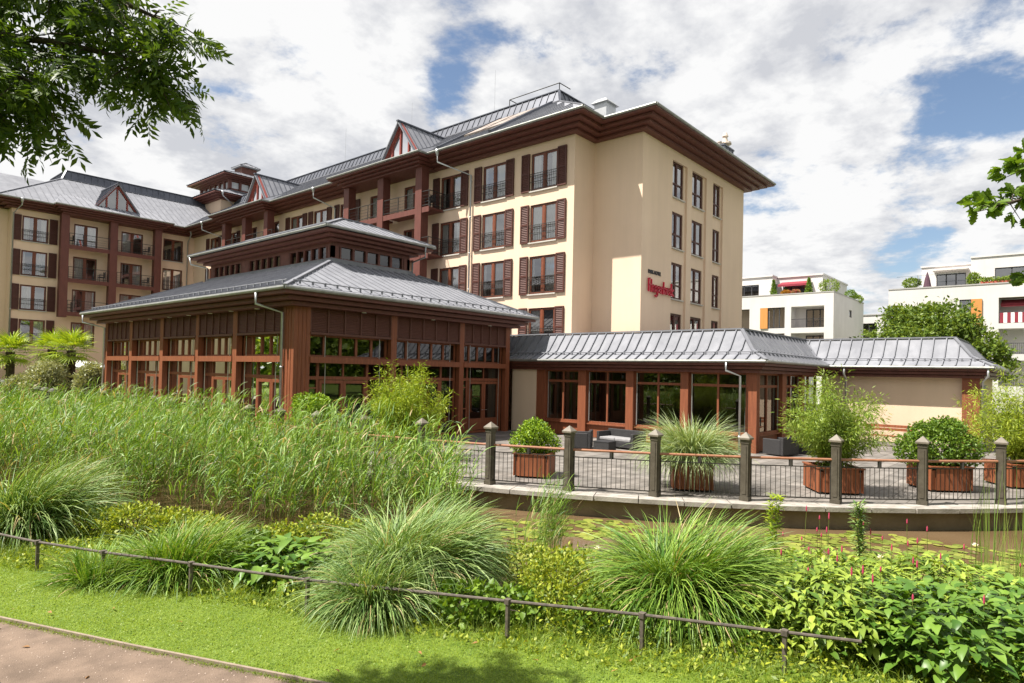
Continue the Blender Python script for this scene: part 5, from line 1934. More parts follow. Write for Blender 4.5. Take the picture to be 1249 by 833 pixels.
# bushes between railing and pavilion
bamboo('feathery golden green bamboo before the right side of the pavilion', (13.4, 15.9, 0), 3.25, 1.35, 90, 24000, L_GOLD, 'shrubs standing before the pavilion', 'golden_bamboo', .9, .14)
bush('box_bush', 'round bright green bush at the corner column of the pavilion', 'bush', (11.35, 18.0, .3),
     [(0, 0, .9, .62, .62, .75), (.2, -.4, .8, .45, .45, .6), (-.1, .3, 1.35, .4, .4, .35), (.1, -.2, 1.4, .35, .35, .3)], 6000, .075, L_BOX, .6, .2, 8, 'shrubs standing before the pavilion')


# ------------------------------------------------------------------ garden clumps
WIND = math.atan2(RT[1], RT[0])      # breeze blows to the right
def cl(s, t):
    x, y = st(s, t); return (x, y, float(ground_z(x, y)))


grass_clump('broad silvery green grass clump at the left edge behind the rail', (3.2, 13.9, -.27), 1.72, 2300, 1.0, L_MISC, .021, .5, (1.3, 2.5), (.22, WIND))
grass_clump('low shaggy bright grass clump leaning through the rail on the left', (4.15, 9.75, -.27), 1.05, 1900, 1.3, L_MISCD, .019, .55, (1.1, 2.5), (.15, WIND))
grass_clump('small tufted grass at the left rail post', (3.25, 10.3, -.27), .72, 900, 1.4, L_MISCD, .016, .4, (1.0, 2.2), (.1, WIND))
grass_clump('silvery grass clump hanging over the rail in the middle', (5.15, 6.6, -.27), 1.10, 1900, 1.1, L_MISC, .018, .30, (1.4, 2.7), (.08, WIND))
grass_clump('tall rounded grass clump just behind the middle rail', (6.15, 7.05, -.28), 1.55, 3400, .95, L_MISC, .020, .48, (1.5, 2.7), (.12, WIND))
grass_clump('big fountain shaped green grass clump right of the centre', (7.85, 3.75, -.28), 1.62, 3800, 1.0, L_MISCD, .022, .40, (1.6, 2.8), (.10, WIND))


def leafy_clump(name, label, loc, r, h, n, L, W_, mat, group=None, cat='leafy plant', drop=.5):
    root = thing(name, label, cat, loc, group)
    a = RNG.uniform(0, 2 * np.pi, n); q = np.sqrt(RNG.uniform(0, 1, n))
    hh = h * RNG.uniform(.35, 1.0, n) * (1 - .35 * q)
    pos = np.stack([loc[0] + q * r * np.cos(a), loc[1] + q * r * np.sin(a), loc[2] + hh], -1)
    az = a + RNG.normal(0, .9, n)
    el = RNG.uniform(-.35, .9, n)
    ax = np.stack([np.cos(az) * np.cos(el), np.sin(az) * np.cos(el), np.sin(el)], -1)
    nr = np.stack([-np.cos(az) * np.sin(el), -np.sin(az) * np.sin(el), np.cos(el)], -1) + rdir(n) * .25
    s = RNG.uniform(.6, 1.15, n)
    V, F = leaves(pos, ax, nr, s * L, s * W_, drop, 4)
    link('foliage', fast_mesh('foliage', V, F, True), mat, root)
    sm = MB()
    for i in range(0, n, max(1, n // 90)):
        b = (loc[0] + q[i] * r * .6 * math.cos(a[i]), loc[1] + q[i] * r * .6 * math.sin(a[i]), loc[2] - .03)
        sm.tube([b, tuple(pos[i])], .006, 4, .003)
    sm.build('stem', L_STEM, root)
    return root


leafy_clump('hosta_plant', 'dark glossy broad leaved clump behind the rail left of centre', (5.0, 8.45, -.27), .62, .62, 300, .25, .12, L_BROAD)
leafy_clump('hosta_plant', 'small yellowish leafy clump between the broad leaves and the tall grass', (5.75, 7.9, -.27), .5, .55, 420, .13, .06, L_COVER)
bush('garden_shrub', 'low golden green small leaved shrub behind the rail between the two big grasses', 'shrub', (6.75, 4.95, -.27),
     [(0, 0, .35, .55, .55, .42), (.4, .35, .28, .45, .45, .34), (-.35, -.35, .25, .4, .4, .3), (.1, -.5, .2, .4, .4, .26)], 5200, .058, L_COVER, .5, .3, 8)
bush('garden_shrub', 'dark ivy like ground shrub under the middle grass clump at the rail', 'shrub', (5.75, 5.55, -.27),
     [(0, 0, .2, .45, .45, .26), (.35, -.45, .18, .35, .35, .24), (-.2, .5, .2, .35, .35, .25)], 1700, .085, L_BOXD, .75, .3, 6, kind='leaf')


G_FILL = 'low shrubs filling the bed behind the rail'
bush('garden_shrub', 'yellow green low shrub between the leftmost grass clump and the rail', 'shrub', (4.3, 12.3, -.28),
     [(0, 0, .3, .6, .6, .34), (.5, -.5, .25, .5, .5, .3), (-.4, .5, .28, .45, .45, .3), (.8, -1.0, .22, .45, .45, .26)], 5200, .07, L_COVER, .5, .3, 8, G_FILL)
bush('garden_shrub', 'dark green low shrub between the left grass clump and the broad leaved clump', 'shrub', (4.6, 9.05, -.28),
     [(0, 0, .22, .4, .4, .28), (.4, .4, .25, .45, .45, .3), (.1, -.35, .2, .35, .35, .24)], 2600, .075, L_BOXD, .6, .3, 6, G_FILL)
bush('garden_shrub', 'bright yellow green bush behind the broad leaved clump, before the reeds', 'shrub', (5.9, 9.1, -.3),
     [(0, 0, .35, .5, .5, .4), (.45, -.5, .32, .45, .45, .36), (-.4, .5, .28, .45, .45, .32), (.8, -.9, .25, .4, .4, .3)], 5200, .065, L_COVER, .5, .3, 8, G_FILL)
bush('garden_shrub', 'dark green low shrub at the foot of the big fountain grass', 'shrub', (6.75, 3.75, -.27),
     [(0, 0, .18, .4, .4, .24), (.25, -.5, .17, .38, .38, .22), (-.25, .5, .2, .4, .4, .24), (.5, -1.0, .15, .35, .35, .2)], 3200, .07, L_BOXD, .6, .3, 6, G_FILL)
bush('garden_shrub', 'leafy light green shrub between the fountain grass and the end of the rail', 'shrub', (7.55, 2.75, -.27),
     [(0, 0, .25, .4, .4, .3), (.5, .3, .3, .45, .45, .34), (.1, -.5, .2, .38, .38, .26)], 3000, .075, L_KNOT, .5, .3, 6, G_FILL)
bush('garden_shrub', 'mid green shrub behind the middle rail grass near the reed tuft', 'shrub', (7.4, 6.1, -.3),
     [(0, 0, .25, .5, .5, .32), (.5, -.6, .24, .45, .45, .3), (-.3, .5, .22, .4, .4, .28)], 3400, .06, L_COVER, .5, .3, 6, G_FILL)


def knotweed():
    g = 'flowering plants at the right of the garden'
    leafy_clump('knotweed_plant', 'big heart shaped leaves nearest the camera at the lower right corner', (8.45, 1.1, -.27), 1.0, .84, 1200, .17, .105, L_BROAD, g)
    leafy_clump('knotweed_plant', 'dense light green leafy mass at the end of the low rail', (8.1, 2.2, -.27), .9, .86, 1700, .15, .065, L_KNOT, g)
    leafy_clump('knotweed_plant', 'light leafy mass with pink spikes behind the end of the rail', (9.3, 2.5, -.28), 1.0, .80, 1700, .14, .055, L_KNOT, g)
    leafy_clump('knotweed_plant', 'leafy mass with pink spikes close to the water on the right', (10.4, 1.3, -.3), 1.1, .72, 1900, .15, .065, L_KNOT, g)
    leafy_clump('knotweed_plant', 'shaded broad leaves at the right edge of the picture', (9.9, .0, -.28), 1.0, .75, 1100, .16, .085, L_BROAD, g)
    # tall willowy shoots
    for (x, y, h, lab) in ((9.75, 3.3, 1.35, 'tall yellow green leafy shoot standing above the pink spikes'), (10.9, 2.35, 1.2, 'tall pale leafy shoot right of the yellow green shoot')):
        root = thing('leafy_shoot', lab, 'plant', (x, y, -.3))
        m = MB(); n = 260
        P = []; 
        for k in range(4):
            dx, dy = RNG.uniform(-.12, .12, 2)
            m.tube([(x, y, -.3), (x + dx * .5, y + dy * .5, -.3 + h * .5), (x + dx, y + dy, -.3 + h * RNG.uniform(.85, 1))], .008, 4, .003)
            t = RNG.uniform(.35, 1, n // 4)
            P.append(np.stack([x + dx * t, y + dy * t, -.3 + h * t], -1))
        P = np.concatenate(P); c = len(P)
        az = RNG.uniform(0, 6.28, c); el = RNG.uniform(.1, .9, c)
        ax = np.stack([np.cos(az) * np.cos(el), np.sin(az) * np.cos(el), np.sin(el)], -1)
        V, F = leaves(P, ax, np.stack([-np.cos(az) * np.sin(el), -np.sin(az) * np.sin(el), np.cos(el)], -1), .14, .032, .25)
        link('foliage', fast_mesh('foliage', V, F, True), L_GOLD if x < 10 else L_MISC, root)
        m.build('stem', L_STEM, root)
    # pink flower spikes
    n = 34
    base = [(8.9, 2.4, 1.3), (9.5, 2.5, 1.1), (10.6, 1.6, 1.3), (8.6, 1.5, .9), (10.9, 2.3, 1.0)]
    root = thing('pink_flower_spikes', 'thin pink flower spikes rising above the right-hand foliage', 'flowers', (9.6, 2.1, .2))
    for i in range(n):
        b = base[i % 5]
        a = RNG.uniform(0, 6.28); r = b[2] * math.sqrt(RNG.uniform(0, 1))
        x, y = b[0] + r * math.cos(a), b[1] + r * math.sin(a)
        z1 = RNG.uniform(.40, .66); l = RNG.uniform(-.10, .10); hgt = RNG.uniform(.05, .11)
        f = MB().lathe([(.003, 0), (.011, .02), (.010, hgt * .7), (.003, hgt)], (x + l, y, z1), 6).build('flower_spike', L_PINK, root)
        MB().tube([(x, y, .1), (x + l, y, z1)], .004, 4, .003).build('stem', L_STEM, f)


knotweed()


# ------------------------------------------------------------------ reeds, rushes and ground cover
def reed_bed():
    # polygon of the bed in world metres, seen from above
    n = 4300
    P = []
    while len(P) < n:
        x = RNG.uniform(3.2, 12.2, 4000); y = RNG.uniform(8.0, 33, 4000)
        s = SN[0] * x + SN[1] * y; t = TN[0] * x + TN[1] * y
        r = np.hypot(x - TC[0], y - TC[1])
        edge = np.where(y > TC[1], 10.15 - x, r - (TR + .55))
        front = s - (9.95 + np.clip(-t - 3, 0, 20) * .02)
        right = (8.9 - .55 * (t + 5.0)) - 0        # bed narrows towards the right
        ok = (edge > .1) & (front > 0) & (t < -4.85 + RNG.normal(0, .38, 4000) - np.clip(s - 11.0, -5, 5) * .42)
        # sparser towards the back
        p = np.clip(1.4 - np.clip(y - 14, 0, 30) * .045, .35, 1)
        p = p * np.clip(.72 + .5 * np.sin(x * 2.1 + 1.3 * np.sin(y * 1.2)) * np.sin(y * 1.9), .25, 1)
        ok &= RNG.uniform(0, 1, 4000) < p
        P += list(zip(x[ok], y[ok]))
    P = np.array(P[:n])
    x, y = P[:, 0], P[:, 1]
    s = SN[0] * x + SN[1] * y; t = TN[0] * x + TN[1] * y
    z0 = np.maximum(ground_z(x, y), -.62)
    H = RNG.uniform(.55, 1.18, n) * (2.12 + .30 * np.sin(x * 1.3) * np.sin(y * .9) + .15 * np.sin(x * 3.1 + y * 2.3)) * (1 - .25 * np.clip((t + 5.0) / 1.6, 0, 1))
    az = WIND + RNG.normal(0, .9, n)
    V, F = [], []
    base = np.stack([x, y, z0], -1)
    st_v, st_f = blades(base, az, H, RNG.uniform(0, .10, n), RNG.uniform(.1, .42, n), np.full(n, .010), 6, twist=RNG.uniform(-.2, .2, n), power=2.2)
    stuff('reed_stems', fast_mesh('reed_stems', st_v, st_f), L_REEDS, 'pale thin stems of the tall reed bed in the pond', 'reeds')
    parts = []
    for k in range(11):
        f = .30 + .70 * (k + RNG.uniform(0, 1, n)) / 11
        ln = .10 * f; lat = H * f * (.05 + .10 * f * f)
        b = np.stack([x + np.cos(az) * lat, y + np.sin(az) * lat, z0 + H * f * (1 - .02 * f)], -1)
        a2 = WIND + RNG.normal(0, 1.35, n)
        L_ = RNG.uniform(.28, .58, n) * np.where(f > .93, .8, 1)
        parts.append(blades(b, a2, L_, RNG.uniform(.15, .65, n), RNG.uniform(.3, 1.7, n), RNG.uniform(.016, .032, n), 4, power=1.5))
    V, F = merge(parts)
    stuff('reed_leaves', fast_mesh('reed_leaves', V, F, True), L_REED, 'tall green reeds leaning in the breeze before the pavilion', 'reeds')
    return n


reed_bed()


def small_reed_tuft():
    root = thing('reed_tuft', 'loose tuft of tall thin reeds standing in the water left of the big round grass', 'reeds', (8.7, 6.9, -.5))
    n = 75
    x = 8.75 + RNG.normal(0, .17, n); y = 6.75 + RNG.normal(0, .20, n)
    base = np.stack([x, y, np.full(n, -.6)], -1)
    H = RNG.uniform(1.0, 1.75, n); az = WIND + RNG.normal(0, 1.2, n)
    parts = [blades(base, az, H, RNG.uniform(0, .15, n), RNG.uniform(.2, .6, n), np.full(n, .009), 6, power=2)]
    for k in range(7):
        f = .35 + .6 * (k + RNG.uniform(0, 1, n)) / 7
        lat = H * f * (.06 + .12 * f * f)
        b = np.stack([x + np.cos(az) * lat, y + np.sin(az) * lat, -.6 + H * f * .98], -1)
        parts.append(blades(b, WIND + RNG.normal(0, .9, n), RNG.uniform(.22, .42, n), RNG.uniform(.2, .6, n), RNG.uniform(.4, 1.4, n), RNG.uniform(.009, .016, n), 4))
    V, F = merge(parts)
    link('foliage', fast_mesh('foliage', V, F, True), L_REED, root)


small_reed_tuft()


def rushes():
    n = 1700
    t = RNG.uniform(3.9, 13.5, n); s = RNG.uniform(10.9, 13.2, n) + np.clip(t - 4, 0, 20) * .24
    x = SN[0] * s + TN[0] * t; y = SN[1] * s + TN[1] * t
    base = np.stack([x, y, np.full(n, -.62)], -1)
    V, F = blades(base, WIND + RNG.normal(0, 1.2, n), RNG.uniform(.9, 2.15, n), RNG.uniform(0, .14, n), RNG.uniform(.02, .34, n), RNG.uniform(.008, .014, n), 5, power=2)
    stuff('rushes', fast_mesh('rushes', V, F, True), leafmat('rush', (0.070, 0.138, 0.017), (0.218, 0.275, 0.055), .15), 'thin upright rushes growing in the pond at the right', 'rushes')


rushes()


def ground_cover():
    # low leaves on the bank between rail and water
    n = 52000
    t = RNG.uniform(-16, 7.5, n); s = RNG.uniform(6.7, 10.6, n) + np.clip(t - 2, 0, 20) * .2
    hmax = .18 + .16 * np.sin(t * 1.3 + 1) * np.sin(s * 2.1) + .12 * np.sin(t * 3.1)
    hmax = np.clip(hmax, .05, .5) * sstep(6.6, 7.4, s)
    x = SN[0] * s + TN[0] * t; y = SN[1] * s + TN[1] * t
    z = ground_z(x, y) + hmax * RNG.uniform(.1, 1, n)
    ok = ground_z(x, y) > -.56
    x, y, z = x[ok], y[ok], z[ok]; n = len(x)
    az = RNG.uniform(0, 6.283, n); el = RNG.uniform(-.2, 1.0, n)
    ax = np.stack([np.cos(az) * np.cos(el), np.sin(az) * np.cos(el), np.sin(el)], -1)
    sz = RNG.uniform(.035, .085, n)
    V, F = quadleaves(np.stack([x, y, z], -1), ax, rdir(n, 1.0), sz, sz * RNG.uniform(.3, .6, n))
    stuff('ground_cover', fast_mesh('ground_cover', V, F), L_COVER, 'low yellow green leafy ground cover on the pond bank', 'ground cover')
    # long unmown grass along the rail and bank
    n = 26000
    t = RNG.uniform(-16, 7.5, n); s = RNG.normal(7.45, .55, n)
    ok = (s > 6.55) & (s < 10)
    s, t = s[ok], t[ok]; n = len(s)
    x = SN[0] * s + TN[0] * t; y = SN[1] * s + TN[1] * t
    base = np.stack([x, y, ground_z(x, y) - .01], -1)
    V, F = blades(base, RNG.uniform(0, 6.283, n), RNG.uniform(.10, .34, n), RNG.uniform(0, .5, n), RNG.uniform(.3, 1.5, n), RNG.uniform(.004, .008, n), 3)
    stuff('long_grass', fast_mesh('long_grass', V, F), L_LONG, 'unmown long grass along the low rail', 'grass')


ground_cover()


def lawn():
    n = 210000
    t = RNG.uniform(-13, 5, n); s = RNG.uniform(5.31, 7.3, n)
    x = SN[0] * s + TN[0] * t; y = SN[1] * s + TN[1] * t
    # keep what the view can reach
    f = FW[0] * x + FW[1] * y; r = RT[0] * x + RT[1] * y
    ok = (f > 3) & (np.abs(r / f) < 1.05)
    x, y, s, t = x[ok], y[ok], s[ok], t[ok]; n = len(x)
    clump = .6 + .4 * np.sin(x * 5.1 + np.sin(y * 3)) * np.sin(y * 4.7 + np.sin(x * 2.3))
    h = RNG.uniform(.018, .05, n) * (.7 + .5 * clump) * np.where(s < 5.4, .6, 1)
    base = np.stack([x, y, np.full(n, -.252)], -1)
    V, F = blades(base, RNG.uniform(0, 6.283, n), h, RNG.uniform(.0, .9, n), RNG.uniform(.2, 1.2, n), RNG.uniform(.003, .006, n), 2)
    stuff('lawn', fast_mesh('lawn', V, F), L_LAWN, 'short mown bright green lawn between path and rail', 'grass')
    n = 9000
    t = RNG.uniform(-12, 2, n); s = 5.30 + RNG.normal(0, .022, n) - .05 * np.maximum(0, np.sin(t * 5.3) * np.sin(t * 1.9 + 1)) * RNG.uniform(0, 1, n)
    x = SN[0] * s + TN[0] * t; y = SN[1] * s + TN[1] * t
    V, F = blades(np.stack([x, y, np.full(n, -.252)], -1), RNG.uniform(0, 6.283, n), RNG.uniform(.02, .075, n), RNG.uniform(.0, .7, n), RNG.uniform(.4, 1.6, n), RNG.uniform(.003, .006, n), 3)
    stuff('edge_grass', fast_mesh('edge_grass', V, F), L_LONG, 'longer grass creeping over the path edging', 'grass')
    # clover and daisy leaves low in the turf
    n = 16000
    t = RNG.uniform(-12, 4, n); s = RNG.uniform(5.34, 7.0, n)
    x = SN[0] * s + TN[0] * t; y = SN[1] * s + TN[1] * t
    az = RNG.uniform(0, 6.283, n); el = RNG.uniform(-.1, .7, n)
    ax = np.stack([np.cos(az) * np.cos(el), np.sin(az) * np.cos(el), np.sin(el)], -1)
    V, F = quadleaves(np.stack([x, y, RNG.uniform(-.245, -.222, n)], -1), ax, rdir(n, 2.0), RNG.uniform(.012, .03, n), RNG.uniform(.01, .02, n))
    stuff('clover', fast_mesh('clover', V, F), L_LONG, 'tiny clover leaves scattered through the mown lawn', 'clover')
    # a few fallen leaves
    n = 34
    t = RNG.uniform(-9, 3, n); s = RNG.uniform(4.2, 7.2, n)
    x = SN[0] * s + TN[0] * t; y = SN[1] * s + TN[1] * t
    az = RNG.uniform(0, 6.283, n)
    V, F = leaves(np.stack([x, y, np.where(s < 5.3, -.235, -.205)], -1), np.stack([np.cos(az), np.sin(az), RNG.uniform(-.1, .4, n)], -1), rdir(n, 2.0), RNG.uniform(.05, .09, n), RNG.uniform(.025, .04, n))
    stuff('fallen_leaves', fast_mesh('fallen_leaves', V, F), L_DEAD, 'dry brown fallen leaves lying on lawn and path', 'fallen leaves')


lawn()


def lilies():
    n = 9000
    x = RNG.uniform(7.5, 24, n); y = RNG.uniform(-4, 11, n)
    r = np.hypot(x - TC[0], y - TC[1])
    dens = np.sin(x * .9 + 1.2) * np.sin(y * 1.05 + .5) + .6 * np.sin(x * 2.3 + y * 1.7) + .3 * np.sin(x * 4.1 - y * 3.3)
    ok = (r > TR + 1.15 + .55 * np.sin(y * 1.4)) & (ground_z(x, y) < -.53) & (dens > -.95)
    x, y = x[ok], y[ok]
    keep = []
    for i in range(len(x)):
        if len(keep) < 2 or min((x[i] - x[j]) ** 2 + (y[i] - y[j]) ** 2 for j in keep) > .0125: keep.append(i)
    x, y = x[keep], y[keep]; n = len(x)
    k = 12
    ang = np.linspace(.25, 2 * np.pi - .25, k)
    R_ = RNG.uniform(.075, .14, n)
    a0 = RNG.uniform(0, 6.283, n)
    tilt = RNG.normal(0, .035, (n, 2))
    cx = np.cos(ang[None] + a0[:, None]) * R_[:, None]; cy = np.sin(ang[None] + a0[:, None]) * R_[:, None]
    zz = RNG.uniform(.004, .022, n)
    V = np.zeros((n, k + 1, 3))
    V[:, 0] = np.stack([x, y, -.5 + zz * .9], -1)
    V[:, 1:, 0] = x[:, None] + cx; V[:, 1:, 1] = y[:, None] + cy
    V[:, 1:, 2] = -.5 + zz[:, None] + cx * tilt[:, :1] + cy * tilt[:, 1:]
    b = np.arange(n)[:, None] * (k + 1)
    F = np.stack([np.broadcast_to(b, (n, k - 1)), b + 1 + np.arange(k - 1)[None], b + 2 + np.arange(k - 1)[None]], -1).reshape(-1, 3)
    stuff('lily_pads', fast_mesh('lily_pads', V.reshape(-1, 3), F), L_PAD, 'floating mat of round lily pads on the brown pond', 'lily pads')
    labels = ['white water lily left of the reed tuft', 'white water lily right of the reed tuft before the third post', 'white water lily against the left flank of the fountain grass',
              'white water lily just right of the fountain grass', 'second white water lily right of the fountain grass, nearer the wall', 'white water lily among the rushes',
              'cream water lily before the rightmost posts', 'white water lily at the right edge of the pond']
    spots = [(10.6, 8.0), (10.2, 6.6), (10.35, 5.6), (11.9, 3.6), (12.5, 3.2), (13.4, 2.6), (15.8, 1.4), (16.8, .6)]
    for (x, y), lab in zip(spots, labels):
        m_ = 14
        az = np.linspace(0, 2 * np.pi * 2, m_, endpoint=False); el = np.where(np.arange(m_) < 7, .45, 1.0)
        ax = np.stack([np.cos(az) * np.cos(el), np.sin(az) * np.cos(el), np.sin(el)], -1)
        V, F = leaves(np.tile(np.array([[x, y, -.475]]), (m_, 1)), ax, np.tile(np.array([[0, 0, 1.]]), (m_, 1)) , .085, .035, -.2)
        o = link('water_lily', fast_mesh('water_lily', V, F), L_LILY)
        tag(o, lab, 'water lily', 'white water lilies on the pond')


lilies()


# ------------------------------------------------------------------ palms, olives and far trees
def palm(label, x, y, h, r=1.15):
    root = thing('fan_palm', label, 'palm tree', (x, y, 0), 'fan palms before the hotel wing')
    m = MB()
    pts = [(x, y, 0), (x + .03, y, h * .5), (x, y + .03, h)]
    m.tube(pts, .19, 10, .23)
    for k in range(26):
        z = .2 + (h - .2) * k / 26; a = k * 2.4
        m.box(x + .2 * math.cos(a) - .06, x + .2 * math.cos(a) + .06, y + .2 * math.sin(a) - .06, y + .2 * math.sin(a) + .06, z, z + .1)
    m.build('trunk', FIBRE, root)
    parts = []
    nf = 34
    pm = MB()
    for i in range(nf):
        az = i * 2.39996; el = math.radians(78 - 120 * (i / nf) ** .9)
        d = np.array([math.cos(az) * math.cos(el), math.sin(az) * math.cos(el), math.sin(el)])
        Lp = RNG.uniform(.45, .65) * r
        c = np.array([x, y, h]) + d * Lp + np.array([0, 0, -.08 if el < 0 else 0])
        pm.tube([(x, y, h - .05), tuple(c)], .012, 4)
        ns = 15
        up = np.array([-math.cos(az) * math.sin(el), -math.sin(az) * math.sin(el), math.cos(el)]); sd = np.cross(d, up)
        a = np.linspace(-2.2, 2.2, ns)
        ax = d[None] * np.cos(a)[:, None] + sd[None] * np.sin(a)[:, None] + up[None] * .1
        V, F = leaves(np.tile(c[None], (ns, 1)), ax, np.tile(up[None], (ns, 1)), r * .55 * (1 - .12 * np.abs(a)), .07, .28, 3, .8)
        parts.append((V, F))
    V, F = merge(parts)
    link('crown', fast_mesh('crown', V, F), L_PALM, root)
    pm.build('leaf_stalk', L_STEM, root)


palm('fan palm nearest the pavilion, with the fullest crown', 11.9, 44.4, 3.55, 1.45)
palm('fan palm second from the pavilion, overlapping the first crown', 11.5, 46.6, 3.6, 1.35)
palm('fan palm at the left edge of the picture', 9.75, 48.0, 3.4, 1.35)


def olive(label, x, y, h, r):
    bush('olive_shrub', label, 'shrub', (x, y, 0), [(0, 0, h * .55, r, r, h * .42), (r * .4, r * .3, h * .75, r * .6, r * .6, h * .25), (-r * .4, -r * .3, h * .45, r * .7, r * .7, h * .35), (r * .1, -r * .5, h * .7, r * .5, r * .5, h * .25)],
         9000, .17, L_OLIVE, .36, .2, 7, 'grey green shrubs below the palms')


olive('silvery olive shrub between the left palms', 10.6, 43.8, 3.0, 1.15)
olive('silvery olive shrub tucked against the far end of the pavilion', 12.0, 41.4, 2.9, .75)
olive('low silvery shrub at the far left below the palms', 9.6, 45.3, 2.1, .8)


def build_parasol():
    x, y = 15.2, 54.0
    root = thing('market_parasol', 'open white market parasol behind the palms', 'parasol', (x, y, 0))
    MB().tube([(x, y, 0), (x, y, 3.0)], .04, 8).build('pole', DFRAME, root)
    MB().lathe([(2.2, 2.35), (2.2, 2.55), (1.1, 2.8), (.05, 3.05)], (x, y, 0), 8).build('canopy', WHITE, root)


build_parasol()


def broad_tree(name, label, loc, trunk_h, blobs, n, size, mat, group=None, tr=.25):
    root = thing(name, label, 'tree', loc, group)
    m = MB()
    m.tube([(loc[0], loc[1], loc[2] - .2), (loc[0] + .1, loc[1], loc[2] + trunk_h * .5), (loc[0], loc[1], loc[2] + trunk_h)], tr, 10, tr * .6)
    for b in blobs:
        m.tube([(loc[0], loc[1], loc[2] + trunk_h * .8), (loc[0] + b[0] * .5, loc[1] + b[1] * .5, loc[2] + (trunk_h + b[2]) / 2), (loc[0] + b[0], loc[1] + b[1], loc[2] + b[2])], tr * .4, 6, .04)
    m.build('trunk', BARK, root, True)
    # leaf tufts inside every blob
    P = []; D = []
    tot = sum(b[3] ** 2 for b in blobs)
    for b in blobs:
        nb = int(n * b[3] ** 2 / tot)
        nt = max(14, nb // 45)
        c, d = lump_points(nt, [(b[0], b[1], b[2], b[3], b[3], b[4])], .62)
        k = RNG.integers(0, nt, nb)
        off = RNG.normal(0, 1, (nb, 3)) * np.array([b[3], b[3], b[4] * .8]) * .16
        P.append(c[k] + off + np.array(loc)); D.append(d[k])
    P = np.concatenate(P); D = np.concatenate(D); n = len(P)
    s = RNG.uniform(.6, 1.3, n) * size
    V, F = quadleaves(P, rdir(n, -.1) + D * .6, rdir(n, .3) + D * .5, s, s * .6)
    link('crown', fast_mesh('crown', V, F), mat, root)
    return root


L_MAPLE = leafmat('maple_leaf', (0.05, 0.10, 0.012), (0.185, 0.25, 0.034), 0.3)
broad_tree('maple_tree', 'round green tree behind the roof of the low wing, before the white blocks', (68.5, 9.6, 0), 4.0,
           [(0, 0, 7.0, 3.4, 3.0), (1.2, 3.2, 6.2, 2.4, 2.3), (-.5, -3.1, 5.8, 2.4, 2.4), (.4, 1.6, 8.6, 2.1, 1.6), (-.3, -1.5, 8.2, 2.1, 1.6), (.5, 4.8, 5.0, 1.9, 1.9), (-1.5, -4.6, 4.6, 1.8, 1.8), (-2.5, 0, 5.4, 2.8, 2.4)],
           26000, .32, L_MAPLE)


